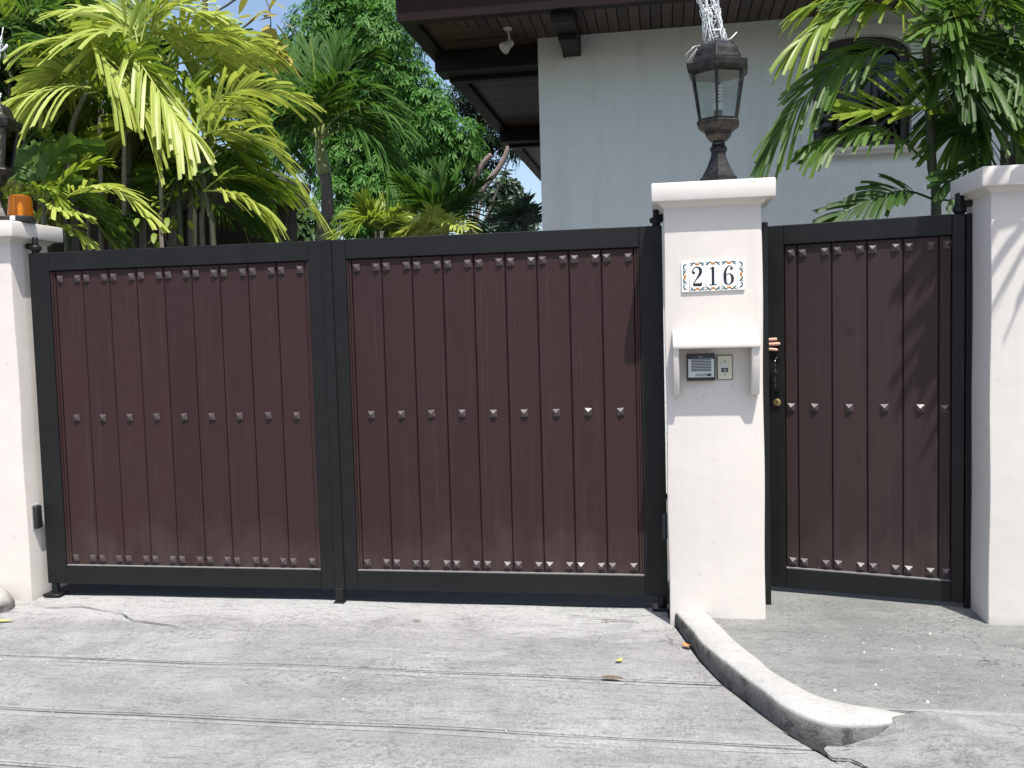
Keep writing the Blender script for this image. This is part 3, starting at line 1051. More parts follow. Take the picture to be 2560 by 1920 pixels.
for cx in (.169, .2475, .3265):
    sprig(cx, 1.877 + dz(cx), 1, 0); sprig(cx, 1.751 + dz(cx), -1, 0)
for cx, sg in ((.1065, 1), (.3865, -1)):
    sprig(cx, 1.814 + dz(cx), 0, sg, 1.0)
    for vz in (-1, 1):
        stroke(orn, [(cx, 1.814 + vz * .036 + dz(cx)), (cx + sg * -.005, 1.814 + vz * .048 + dz(cx)), (cx, 1.814 + vz * .060 + dz(cx)), (cx + sg * .012, 1.814 + vz * .064 + dz(cx))], [.0012, .0034, .0042, .0008], YF, 0, 4)
        blob(orn, (cx + sg * .001, 1.814 + vz * .040 + dz(cx)), .003, YF - .0002, 2, 8)
orn.build("flower_border", [M['teal'], M['orange'], M['brownink']], tl, recalc=False)

# ================================================================== intercom niche: hood, intercom, doorbell
hd = thing("intercom_hood", "off-white cement hood sheltering the intercom on the middle pillar", "hood", (.25, -.25, 1.33))
mb = MB()
bm = bmesh.new()
def hood_part(outl, x0, x1, bev=.006):
    n_ = len(outl)
    bm_ = bmesh.new()
    a = [bm_.verts.new((x0, y, z)) for y, z in outl]; b = [bm_.verts.new((x1, y, z)) for y, z in outl]
    bm_.faces.new(a); bm_.faces.new(b[::-1])
    for i in range(n_): bm_.faces.new((a[(i + 1) % n_], a[i], b[i], b[(i + 1) % n_]))
    bmesh.ops.recalc_face_normals(bm_, faces=list(bm_.faces))
    bmesh.ops.bevel(bm_, geom=list(bm_.edges), offset=bev, segments=2, profile=.5, affect='EDGES')
    return bm_
bm.free()
mb.bm(hood_part([(-.249, 1.452), (-.392, 1.452), (-.392, 1.476), (-.249, 1.550)], .040, .466)); mb.build("hood_roof", M['render'], hd, smooth=35)
for a, b in ((.0405, .0715), (.4245, .4655)):
    mb = MB(); mb.bm(hood_part([(-.249, 1.455), (-.385, 1.455), (-.312, 1.212), (-.249, 1.206)], a, b)); mb.build("hood_side", M['render'], hd, smooth=35)

ic = thing("intercom", "black and silver intercom speaker under the hood", "intercom", (.18, -.25, 1.35))
mb = MB(); mb.box(.110, .252, -.284, -.2495, 1.284, 1.421, .004, 0, 2); mb.build("housing", M['plastic'], ic, smooth=40)
mb = MB(); mb.box(.117, .246, -.2875, -.2845, 1.302, 1.396, .0012); mb.build("face_plate", M['silver'], ic)
for k in range(8):
    mb = MB(); z = 1.3905 - k * .0079; mb.box(.132, .232, -.2885, -.2878, z - .0021, z + .0021); mb.build("speaker_slit", M['hole'], ic)
mb = MB(); mb.box(.152, .212, -.2885, -.2878, 1.308, 1.3205, .0005); mb.build("name_card", M['grey'], ic)
mb = MB(); mb.box(.212, .231, -.290, -.2878, 1.3085, 1.3205, .001); mb.build("call_button", M['plastic'], ic)
mb = MB()
for k in range(5): mb.box(.168 + k * .005, .1715 + k * .005, -.2848, -.2841, 1.4035, 1.4085)
mb.build("badge", M['grey'], ic)
db = thing("doorbell", "cream doorbell plate beside the intercom", "doorbell", (.30, -.25, 1.35))
mb = MB(); mb.box(.261, .339, -.2565, -.2495, 1.286, 1.412, .0015); mb.build("gasket", M['plastic'], db)
mb = MB(); mb.box(.2640, .3360, -.2625, -.2568, 1.289, 1.409, .002); mb.build("plate", M['cream'], db)
mb = MB(); mb.box(.281, .320, -.2655, -.2627, 1.347, 1.374, .001); mb.build("rocker", M['white'], db)
mb = MB(); mb.box(.283, .316, -.2655, -.2627, 1.325, 1.3455, .001); bt = mb.build("bell_button", M['plastic'], db)
mb = MB(); mb.lathe([(.0075, -.268), (.0082, -.2658)], (.3005, 0, 1.335), 14, axis='y'); mb.build("button_cap", M['grey'], bt, smooth=40)
for z in (1.3825, 1.312):
    mb = MB(); mb.lathe([(.0042, -.2642), (.0046, -.2627)], (.300, 0, z), 12, axis='y'); mb.build("screw", M['grey'], db, smooth=40)

# ================================================================== lanterns and beacon
def lantern(cx, cy, zb, label, rot=0.0):
    r = thing("pillar_lantern", label, "lantern", (cx, cy, zb), group="lanterns on the gate pillars")
    H6 = rot - math.pi / 2
    def hexa(prof, nm, mat=None, bev=None):
        mb_ = MB(); mb_.lathe([(a * (.95 if nm != 'base' else .97), zb + h) for a, h in prof], (cx, cy, 0), 6, H6); return mb_.build(nm, mat or M['bronze'], r)
    hexa([(.118, 0), (.118, .022), (.112, .030), (.110, .048), (.100, .054), (.090, .072), (.070, .105), (.054, .140), (.045, .170), (.042, .185)], "base")
    hexa([(.046, .186), (.052, .192), (.052, .206), (.040, .215)], "collar")
    mb_ = MB(); mb_.lathe([(.026, .214 + zb), (.034, .222 + zb), (.034, .232 + zb), (.028, .240 + zb)], (cx, cy, 0), 16); mb_.build("neck", M['bronze'], r, smooth=40)
    hexa([(.044, .240), (.060, .252), (.076, .270), (.085, .292), (.110, .308), (.128, .322), (.130, .336), (.126, .341)], "bowl")
    hexa([(.120, .3415), (.123, .350), (.117, .354)], "lower_rim")
    # tapering corner bars and panes
    zt, z0 = .585, .352
    ra, rb = .107, .1455
    for k in range(6):
        a = H6 + k * math.pi / 3
        a2 = a + math.pi / 3
        p0 = Vector((cx + ra * math.cos(a), cy + ra * math.sin(a), zb + z0)); p1 = Vector((cx + rb * math.cos(a), cy + rb * math.sin(a), zb + zt))
        mb_ = MB(); mb_.tube([p0, p1], [.0068, .0078], 6); mb_.build("corner_bar", M['bronze'], r, smooth=40)
        s = .965
        q = [Vector((cx + ra * s * math.cos(a), cy + ra * s * math.sin(a), zb + z0 + .002)), Vector((cx + ra * s * math.cos(a2), cy + ra * s * math.sin(a2), zb + z0 + .002)),
             Vector((cx + rb * s * math.cos(a2), cy + rb * s * math.sin(a2), zb + zt - .002)), Vector((cx + rb * s * math.cos(a), cy + rb * s * math.sin(a), zb + zt - .002))]
        nn = (q[1] - q[0]).cross(q[3] - q[0]).normalized() * .0015
        mb_ = MB(); mb_.add([p - nn for p in q] + [p + nn for p in q], [(0, 1, 2, 3), (7, 6, 5, 4), (0, 4, 5, 1), (1, 5, 6, 2), (2, 6, 7, 3), (3, 7, 4, 0)]); mb_.build("pane", M['glass'], r)
    hexa([(.150, .578), (.176, .588), (.183, .605), (.186, .632), (.176, .637), (.150, .640), (.147, .655), (.138, .660), (.132, .672), (.124, .700), (.108, .722), (.086, .738), (.055, .745)], "roof")
    for k in range(6):
        a = H6 + k * math.pi / 3
        P = [(.186, .634), (.150, .643), (.147, .656), (.133, .673), (.125, .701), (.109, .723), (.087, .739)]
        mb_ = MB(); mb_.tube([(cx + (p * .95 + .0005) * math.cos(a), cy + (p * .95 + .0005) * math.sin(a), zb + h) for p, h in P], .0028, 5); mb_.build("roof_rib", M['bronze'], r, smooth=True)
    # lamp holder and coil bulb
    mb_ = MB(); mb_.lathe([(.030, .346 + zb), (.030, .352 + zb), (.022, .354 + zb), (.022, .400 + zb)], (cx, cy, 0), 14); hold = mb_.build("lamp_holder", M['plastic'], r, smooth=40)
    mb_ = MB(); mb_.lathe([(.026, .400 + zb), (.029, .408 + zb), (.029, .432 + zb), (.024, .438 + zb)], (cx, cy, 0), 16)
    pts = []
    for i in range(111):
        a = i / 110 * 2 * math.pi * 5.5
        pts.append((cx + .0195 * math.cos(a), cy + .0195 * math.sin(a), zb + .442 + i / 110 * .092))
    mb_.tube(pts, .0062, 6); mb_.build("coil_bulb", M['bulb'], r, smooth=50)
    mb_ = MB(); mb_.tube([(cx, cy, zb + .533), (cx, cy, zb + .60)], .006, 6); mb_.build("rod", M['bronze'], r)
    return r


lantern(.297, -.02, 2.2845, "bronze hexagonal lantern on the middle pillar topped with white wire", -.10)
lantern(-4.035, .07, 2.2845, "bronze hexagonal lantern cut off by the left edge of the photo", .2)


def wire_figure(cx, cy, zb, lean, seed, label):
    rg_ = random.Random(seed)
    r = thing("wire_decoration", label, "decoration", (cx, cy, zb), group="wire decorations on the lanterns")
    mb_ = MB()
    H = .46
    def ctr(h): return Vector((cx + lean * (h / H) ** 1.2, cy, zb + h))
    def rad(h): return .064 - .016 * min(1, h / .13) + .034 * max(0, (h - .17) / .29)
    def P(h, a, k=1.0):
        c = ctr(h); return c + Vector((math.cos(a) * rad(h) * k, math.sin(a) * rad(h) * k, 0))
    for k in range(17):                      # long strands
        a = k * 2 * math.pi / 17; h = .002; pts = []
        tw = rg_.uniform(-1.0, 1.0)
        while h < H:
            pts.append(P(h, a + tw * h * 4 + rg_.uniform(-.22, .22), rg_.uniform(.82, 1.08))); h += rg_.uniform(.035, .07)
        mb_.tube(pts, .0026, 5)
    for k in range(105):                      # short cross ties
        h = rg_.uniform(0, H - .05); a = rg_.uniform(0, 6.28)
        p = P(h, a, rg_.uniform(.8, 1.1)); q = P(min(H, max(0, h + rg_.uniform(-.05, .07))), a + rg_.choice((-1, 1)) * rg_.uniform(.4, 1.2), rg_.uniform(.8, 1.1))
        md = (p + q) / 2 + Vector((rg_.uniform(-.01, .01),) * 3)
        mb_.tube([p, md, q], .0023, 5)
    mb_.tube([P(.01, -.5), P(.015, -.35, 1.3), P(.045, -.25, 1.95)], .0036, 6)
    mb_.tube([P(.30, 0, .9), P(.31, .1, 1.4), P(.335, .1, 1.75), P(.345, .1, 1.7)], [.004, .006, .010, .006], 6)
    mb_.tube([P(.27, 3.3, .9), P(.31, 3.3, 1.45), P(.37, 3.3, 1.8), P(.45, 3.2, 2.0)], .0035, 6)
    mb_.build("wire_mesh", M['wire'], r, smooth=True)
    pts = [P(.0, 3.4, 1.0), Vector((cx - .115, cy - .06, zb - .02)), Vector((cx - .155, cy - .07, zb - .06)), Vector((cx - .150, cy - .075, zb - .098)), Vector((cx - .10, cy - .085, zb - .04))]
    mb_ = MB(); mb_.tube(pts, .0013, 5); mb_.build("loose_wire", M['wire'], r, smooth=True)
    return r


wire_figure(.290, -.02, 3.026, -.085, 3, "tangled white wire figure standing on the middle lantern")
wire_figure(-4.035, .07, 3.026, .03, 5, "tangled white wire figure on the left edge lantern")

bx, by = -3.797, -.02
bc = thing("warning_beacon", "amber flashing beacon with white sticker on the left pillar cap", "beacon", (bx, by, 2.284))
mb = MB(); mb.lathe([(.075, 2.2845), (.078, 2.292), (.076, 2.316), (.070, 2.322)], (bx, by, 0), 28); bb = mb.build("base", M['plastic'], bc, smooth=40)
mb = MB(); mb.lathe([(.071, 2.3225), (.069, 2.36), (.062, 2.430), (.058, 2.441), (.048, 2.446)], (bx, by, 0), 28); mb.build("lens", M['amber'], bc, smooth=40)
mb = MB(); mb.lathe([(.012, 2.3215), (.012, 2.38), (.006, 2.40)], (bx, by, 0), 12); mb.build("bulb", M['white'], bc, smooth=40)
mb = MB()
vs = []
for i in range(6):
    a = -1.75 + i * .085
    vs += [(bx + .0795 * math.cos(a), by + .0795 * math.sin(a), 2.294), (bx + .0785 * math.cos(a), by + .0785 * math.sin(a), 2.319)]
mb.add(vs, [(2 * i, 2 * i + 2, 2 * i + 3, 2 * i + 1) for i in range(5)]); mb.build("sticker", M['tile'], bb, recalc=False)

# ================================================================== person behind the small gate (only fingers show)
def GP(lx_, ly_, z): 
    c, s = math.cos(PANG), math.sin(PANG)
    return Vector((HX + c * lx_ - s * ly_, HY + s * lx_ + c * ly_, z))


def skin_mesh(nodes, edges, sub=2):
    """grow one continuous skin from joints: nodes = {name: (point, radius)}"""
    me = bpy.data.meshes.new("tmp")
    keys = list(nodes)
    me.from_pydata([nodes[k][0] for k in keys], [(keys.index(a), keys.index(b)) for a, b in edges], [])
    ob = bpy.data.objects.new("tmp", me); COL.objects.link(ob)
    ob.modifiers.new("s", 'SKIN')
    for i, k in enumerate(keys):
        r = nodes[k][1]
        me.skin_vertices[0].data[i].radius = (r, r) if not hasattr(r, '__len__') else r
    me.skin_vertices[0].data[0].use_root = True
    sm = ob.modifiers.new("d", 'SUBSURF'); sm.levels = sm.render_levels = sub
    dg = bpy.context.evaluated_depsgraph_get()
    ev = ob.evaluated_get(dg)
    out = bpy.data.meshes.new_from_object(ev)
    bpy.data.objects.remove(ob); bpy.data.meshes.remove(me)
    return out


xe = x_free
ez = 1.440
J = {}
J['pelvis'] = (GP(-.62, .40, .90), (.13, .10))
J['belly'] = (GP(-.62, .40, 1.05), (.125, .095)); J['chest'] = (GP(-.62, .40, 1.24), (.15, .10)); J['neckb'] = (GP(-.62, .40, 1.40), .065)
J['neck'] = (GP(-.62, .39, 1.46), .05); J['chin'] = (GP(-.62, .37, 1.53), .078); J['head'] = (GP(-.62, .37, 1.61), .092); J['crown'] = (GP(-.62, .38, 1.68), .07)
E_ = [('pelvis', 'belly'), ('belly', 'chest'), ('chest', 'neckb'), ('neckb', 'neck'), ('neck', 'chin'), ('chin', 'head'), ('head', 'crown')]
for s, sg in (('l', -1), ('r', 1)):
    J['hip' + s] = (GP(-.62 + sg * .09, .40, .82), .085); J['knee' + s] = (GP(-.62 + sg * .10, .39, .48), .055); J['ank' + s] = (GP(-.62 + sg * .10, .41, .09), .038); J['toe' + s] = (GP(-.62 + sg * .11, .28, .075), .035)
    E_ += [('pelvis', 'hip' + s), ('hip' + s, 'knee' + s), ('knee' + s, 'ank' + s), ('ank' + s, 'toe' + s)]
J['sl'] = (GP(-.80, .40, 1.36), .055); J['el'] = (GP(-.93, .33, 1.14), .040); J['wl'] = (GP(-.945, .165, 1.375), .026); J['hl'] = (GP(xe - .022, .098, 1.425), (.040, .017))
J['sr'] = (GP(-.44, .40, 1.36), .055); J['er'] = (GP(-.38, .42, 1.08), .040); J['wr'] = (GP(-.36, .34, .84), .027); J['hr'] = (GP(-.36, .32, .75), (.036, .02))
E_ += [('neckb', 'sl'), ('sl', 'el'), ('el', 'wl'), ('wl', 'hl'), ('neckb', 'sr'), ('sr', 'er'), ('er', 'wr'), ('wr', 'hr')]
body = skin_mesh(J, E_, 2)
bm = bmesh.new(); bm.from_mesh(body)
# fingers of the gripping hand: behind the stile, round its free edge, onto its front
FING = [(0.031, .060, .0108, .004), (0.006, .080, .0110, .003), (-.020, .064, .0098, -.006), (-.044, .05, .0086, -.010)]
for q, (dz_, ln, rr, tilt) in enumerate(FING):
    z0 = ez + dz_
    # a clean chain of joints from the palm
    pts = [(xe - .020, .082, 1.425 + dz_ * .7, rr * 1.08), (xe - .023, .050, z0 - .002, rr * 1.05), (xe - .0175, .010, z0, rr * 1.02), (xe - .004, -.0125, z0, rr * 1.0),
           (xe + ln * .45, -.0115, z0 + tilt * .4, rr * .96), (xe + ln * .72, -.0105, z0 + tilt * .8, rr * .90), (xe + ln * .84, -.0095, z0 + tilt, rr * .72)]
    if q == 3:
        pts = pts[:4]
    F_ = {('f', i): (GP(a, b, c), r) for i, (a, b, c, r) in enumerate(pts)}
    fm = skin_mesh(F_, [(('f', i), ('f', i + 1)) for i in range(len(pts) - 1)], 2)
    bm.from_mesh(fm); bpy.data.meshes.remove(fm)
th = [(xe - .005, .090, 1.42, .011), (xe + .022, .070, 1.452, .0105), (xe + .042, .062, 1.470, .0095), (xe + .055, .060, 1.478, .007)]
fm = skin_mesh({('t', i): (GP(a, b, c), r) for i, (a, b, c, r) in enumerate(th)}, [(('t', i), ('t', i + 1)) for i in range(3)], 2)
bm.from_mesh(fm); bpy.data.meshes.remove(fm)
nm_ = bpy.data.meshes.new("person"); bm.to_mesh(nm_); bm.free()
for m_ in ('skin', 'shirt', 'jeans', 'hair'): nm_.materials.append(M[m_])
cc, ss = math.cos(-PANG), math.sin(-PANG)
for p in nm_.polygons:
    c = p.center
    dx_, dy_ = c.x - HX, c.y - HY
    lx_, ly_ = cc * dx_ - ss * dy_, ss * dx_ + cc * dy_
    p.use_smooth = True
    if c.z < .95 and lx_ > -.80 and not (lx_ > -.42): p.material_index = 2
    elif c.z < .95 and lx_ > -.78: p.material_index = 2 if abs(lx_ + .52) < .12 and c.z < .93 else 0
    elif c.z < 1.43 and c.z > .95 and -.86 < lx_ < -.36 and ly_ > .25: p.material_index = 1
    elif c.z > 1.60 and ly_ > .33: p.material_index = 3
    else: p.material_index = 0
po = bpy.data.objects.new("person", nm_); COL.objects.link(po)
po.location = GP(-.62, .40, 0); nm_.transform(Matrix.Translation(-po.location))
tag(po, "person hidden behind the small gate with fingers gripping its edge", "person")

# ================================================================== HOUSE on the right
WY, WX0, WX1, ZS = 4.0, -1.165, 6.0, 4.352
hs = thing("house", "pale stucco house with dark timber eaves behind the gates", "house", (2.0, WY, 0))
AXc, AHW, ZSILL, ZSPR, ZARC = 1.826, .432, 3.137, 3.955, 4.150


def arch(x):
    u = min(1, abs(x - AXc) / AHW)
    return ZSPR + (ZARC - ZSPR) * (1 - u ** 2.6) ** (1 / 2.0)


mb = MB()
def q4(a, b, c, d): mb.add([a, b, c, d], [(0, 1, 2, 3)])
q4((WX0, WY, -.1), (AXc - AHW, WY, -.1), (AXc - AHW, WY, ZS), (WX0, WY, ZS))
q4((AXc + AHW, WY, -.1), (3.02, WY, -.1), (3.02, WY, ZS), (AXc + AHW, WY, ZS))
q4((3.02, WY, 3.12), (3.9, WY, 3.12), (3.9, WY, ZS), (3.02, WY, ZS))
q4((3.9, WY, -.1), (WX1, WY, -.1), (WX1, WY, ZS), (3.9, WY, ZS))
q4((3.02, WY, -.1), (3.9, WY, -.1), (3.9, WY, .6), (3.02, WY, .6))
q4((AXc - AHW, WY, -.1), (AXc + AHW, WY, -.1), (AXc + AHW, WY, ZSILL), (AXc - AHW, WY, ZSILL))
XS = [AXc - AHW + 2 * AHW * (.5 - .5 * math.cos(math.pi * i / 24)) for i in range(25)]
D = .14
for a, b in zip(XS, XS[1:]):
    q4((a, WY, arch(a)), (b, WY, arch(b)), (b, WY, ZS), (a, WY, ZS))
    q4((a, WY, arch(a)), (a, WY + D, arch(a)), (b, WY + D, arch(b)), (b, WY, arch(b)))
q4((AXc - AHW, WY, ZSILL), (AXc - AHW, WY + D, ZSILL), (AXc + AHW, WY + D, ZSILL), (AXc + AHW, WY, ZSILL))
for x in (AXc - AHW, AXc + AHW): q4((x, WY, ZSILL), (x, WY + D, ZSILL), (x, WY + D, ZSPR), (x, WY, ZSPR))
q4((WX0, WY, -.1), (WX0, 13.0, -.1), (WX0, 13.0, ZS), (WX0, WY, ZS))
q4((WX1, WY, -.1), (WX1, 13.0, -.1), (WX1, 13.0, ZS), (WX1, WY, ZS))
q4((WX0, 13, -.1), (WX1, 13.0, -.1), (WX1, 13.0, ZS), (WX0, 13, ZS))
mb.build("wall", M['wall'], hs, recalc=False)
# window: frame, mullion, sashes, panes, interior, trim and sill
mb = MB()
fw = .075
vs = []; fs = []
outer = [(AXc - AHW, ZSILL)] + [(x, arch(x)) for x in XS] + [(AXc + AHW, ZSILL)]
inner = [(AXc - AHW + fw, ZSILL + fw)] + [(AXc + (x - AXc) * (1 - fw / AHW), arch(x) - fw * 1.0) for x in XS] + [(AXc + AHW - fw, ZSILL + fw)]
n = len(outer)
for yy in (WY + .055, WY + .12):
    vs += [(x, yy, z) for x, z in outer] + [(x, yy, z) for x, z in inner]
for i in range(n):
    j = (i + 1) % n
    fs += [(i, j, n + j, n + i), (n + i, n + j, 3 * n + j, 3 * n + i)]
mb.add(vs, fs)
wf = mb.build("window", M['dark'], hs, recalc=False)
for x in (AXc - .18, AXc + .13):
    mb = MB(); mb.box(x - .025, x + .025, WY + .06, WY + .115, ZSILL + .07, ZARC - .075, .004); mb.build("mullion", M['dark'], wf)
mb = MB(); mb.box(AXc - .36, AXc + .36, WY + .062, WY + .112, ZSPR - .10, ZSPR - .05, .004); mb.build("transom", M['dark'], wf)
mb = MB(); mb.box(AXc - .37, AXc + .37, WY + .088, WY + .094, ZSILL + .06, ZARC - .06); mb.build("pane", M['pane'], wf)
curt = simple("net_curtain", (.34, .35, .40), .9, 0, .2, 8)
mb = MB(); vs = []; fs = []
for i in range(60):
    x = AXc - .22 + i * .0075; y = WY + .19 + .014 * math.sin(i * 1.25) + .006 * math.sin(i * .41)
    vs += [(x, y, ZSILL + .16), (x, y, ZSPR - .02)]
fs = [(2 * i, 2 * i + 2, 2 * i + 3, 2 * i + 1) for i in range(59)]
mb.add(vs, fs); mb.build("curtain", curt, wf, smooth=True, recalc=False)
mb = MB(); mb.box(AXc - .6, AXc + .6, WY + .6, WY + .7, ZSILL - .2, ZS - .05); mb.build("room_backdrop_wall", M['garage_wall'], hs)
tr = MB()
tw = .105
out2 = [(AXc - AHW - tw, ZSILL)] + [(AXc + (x - AXc) * (1 + tw / AHW), arch(x) + tw * .9) for x in XS] + [(AXc + AHW + tw, ZSILL)]
vs = [(x, WY - .022, z) for x, z in out2] + [(x, WY - .022, z) for x, z in outer] + [(x, WY + .004, z) for x, z in out2] + [(x, WY + .004, z) for x, z in outer]
fs = []
for i in range(n - 1):
    fs += [(i, i + 1, n + i + 1, n + i), (i, 2 * n + i, 2 * n + i + 1, i + 1), (n + i, n + i + 1, 3 * n + i + 1, 3 * n + i)]
tr.add(vs, fs); tr.build("window_surround", M['wall'], hs, recalc=False)
mb = MB(); mb.prism_x([(WY, 3.058), (WY - .075, 3.066), (WY - .085, 3.085), (WY - .105, 3.10), (WY - .11, 3.132), (WY, 3.140)], 1.235, 2.42); mb.build("window_sill", M['trim'], hs)
# second opening at the far right with a dark timber shutter
mb = MB(); mb.box(3.025, 3.895, WY + .02, WY + .09, .61, 3.115, .004); sh = mb.build("shutter", M['dark'], hs)
for k in range(6):
    mb = MB(); mb.box(3.06 + k * .14, 3.18 + k * .14, WY + .004, WY + .0195, .66, 3.07, .004); mb.build("shutter_board", M['fascia'], sh)
# soffit boards, beams, fascia, roof
EX, EY = -2.135, 3.13             # inner edges of the eaves
BW = .098
sof = MB()
sofc = {}
def soffit_board(x0, x1, y0, y1, cut):
    """cut: function clipping the mitre, returns the four corners"""
    mb_ = MB(); mb_.add([(cut[0][0], cut[0][1], ZS), (cut[1][0], cut[1][1], ZS), (cut[2][0], cut[2][1], ZS), (cut[3][0], cut[3][1], ZS)] + [(c_[0], c_[1], ZS + .015) for c_ in cut],
                        [(3, 2, 1, 0), (4, 5, 6, 7), (0, 1, 5, 4), (1, 2, 6, 5), (2, 3, 7, 6), (3, 0, 4, 7)])
    mb_.build("soffit_board", M['soffit'], hs)
mit = lambda x: EY + (x - EX) * ((WY - EY) / (WX0 - EX))    # mitre line
x = EX
while x < WX1:
    a, b = x + .005, min(x + BW - .005, WX1)
    y1a = min(WY + .0, mit(a)); y1b = min(WY + .0, mit(b))
    soffit_board(0, 0, 0, 0, [(a, EY), (b, EY), (b, max(EY + .001, y1b)), (a, max(EY + .0005, y1a))])
    x += BW
y = EY
while y < 12.5:
    a, b = y + .005, y + BW - .005
    inv = lambda yy: EX + (yy - EY) * ((WX0 - EX) / (WY - EY))
    x1a = min(WX0, inv(a)); x1b = min(WX0, inv(b))
    soffit_board(0, 0, 0, 0, [(EX, a), (max(EX + .001, x1a), a), (max(EX + .001, x1b), b), (EX, b)])
    y += BW
mb = MB(); mb.box(EX, WX1, EY, 13, ZS + .018, ZS + .05); mb.build("soffit_deck", M['hole'], hs)
mb = MB(); mb.prism_x([(EY - .16, ZS - .075), (EY, ZS - .06), (EY, ZS + .30), (EY - .20, ZS + .30)], EX - .14, WX1); mb.build("fascia", M['fascia'], hs)
mb = MB(); mb.prism([(EX - .14, ZS - .06), (EX, ZS - .055), (EX, ZS + .30), (EX - .18, ZS + .30)], EY + .001, 12.5); mb.build("fascia", M['fascia'], hs)
mb = MB(); mb.box(EX - .20, WX1, EY - .235, EY - .165, ZS + .14, ZS + .27, .02); mb.build("gutter", M['fascia'], hs)
for ya, yb in ((4.16, 4.50), (7.88, 8.2)):
    mb = MB(); mb.box(EX - .10, WX0 - .002, ya, yb, ZS - .20, ZS - .003, .008); mb.box(EX - .02, WX0 - .002, yb - .05, yb + .06, ZS - .235, ZS - .20, .004); mb.build("beam", M['beam'], hs)
for xa in (-.905, 2.55):
    mb = MB(); mb.box(xa, xa + .16, EY + .32, WY - .002, ZS - .20, ZS - .003, .006); mb.box(xa - .018, xa + .178, EY - .05, EY + .319, ZS - .15, ZS - .003, .006); mb.box(xa - .004, xa + .004, WY - .16, WY - .003, ZS - .215, ZS - .16); mb.build("bracket", M['beam'], hs)
mb = MB()
rz = ZS + .28
mb.add([(EX - .22, EY - .24, rz), (WX1 + .5, EY - .24, rz), (WX1 + .5, 13.6, rz), (EX - .22, 13.6, rz), (1.6, 7.6, rz + 2.2), (2.8, 9.2, rz + 2.2)],
       [(0, 1, 5, 4), (1, 2, 5), (2, 3, 4, 5), (3, 0, 4), (3, 2, 1, 0)])
mb.build("roof", M['roof'], hs)
# spotlight under the eaves
sp = at(1270, 95, 3.62)
sl = thing("eaves_spotlight", "white adjustable spotlight hanging under the dark eaves", "spotlight", (sp[0], sp[1], ZS))
mb = MB(); mb.lathe([(.012, ZS - .030), (.040, ZS - .016), (.044, ZS - .001)], (sp[0], sp[1], 0), 18); mb.build("mount", M['white'], sl, smooth=40)
mb = MB(); mb.tube([(sp[0], sp[1], ZS - .02), (sp[0] + .012, sp[1], ZS - .085), (sp[0] + .004, sp[1], ZS - .135)], [.012, .011, .012], 8); mb.build("arm", M['white'], sl, smooth=True)
d = Vector((-.62, -.45, -.62)).normalized()
c0 = Vector((sp[0] + .030, sp[1] + .02, ZS - .125))
mb = MB(); mb.tube([c0, c0 + d * .02, c0 + d * .06, c0 + d * .095, c0 + d * .11], [.030, .036, .040, .055, .056], 16); mb.build("lamp_head", M['white'], sl, smooth=40)

# ================================================================== neighbour's carport on the left
gx0 = -4.62
cp = thing("carport", "low grey-roofed carport behind the yellow palms", "carport", (gx0, 3, 0))
mb = MB(); mb.prism([(gx0, 3.22), (gx0 - .08, 3.20), (-9, 3.22), (-9, 3.9), (gx0 - .35, 3.58), (gx0 + .02, 3.50)], 2.25, 6.7); mb.build("roof", M['garage'], cp)
mb = MB(); mb.box(gx0 - .01, gx0 + .035, 2.20, 6.72, 3.42, 3.505, .008); mb.build("gutter", M['garage'], cp)
mb = MB(); mb.box(-9, -6.3, 1.8, 6.6, -.1, 3.2); mb.build("wall", M['garage_wall'], cp)
mb = MB(); mb.box(-6.29, gx0 - .1, 6.3, 6.5, -.1, 3.2); mb.build("back_wall", M['garage_wall'], cp)
for y in (2.0, 6.2):
    mb = MB(); mb.box(gx0 - .3, gx0 - .12, y, y + .18, -.1, 3.2, .006); mb.build("post", M['garage_wall'], cp)

# ================================================================== VEGETATION
def spline(P, n):
    P = np.array(P, float); k = len(P)
    tt = np.linspace(0, k - 1, n); out = []
    for t_ in tt:
        i = min(int(t_), k - 2); f = t_ - i
        p0, p1, p2, p3 = P[max(i - 1, 0)], P[i], P[i + 1], P[min(i + 2, k - 1)]
        out.append(.5 * ((2 * p1) + (-p0 + p2) * f + (2 * p0 - 5 * p1 + 4 * p2 - p3) * f * f + (-p0 + 3 * p1 - 3 * p2 + p3) * f ** 3))
    return np.array(out)


def unit(v): return v / max(1e-9, np.linalg.norm(v))


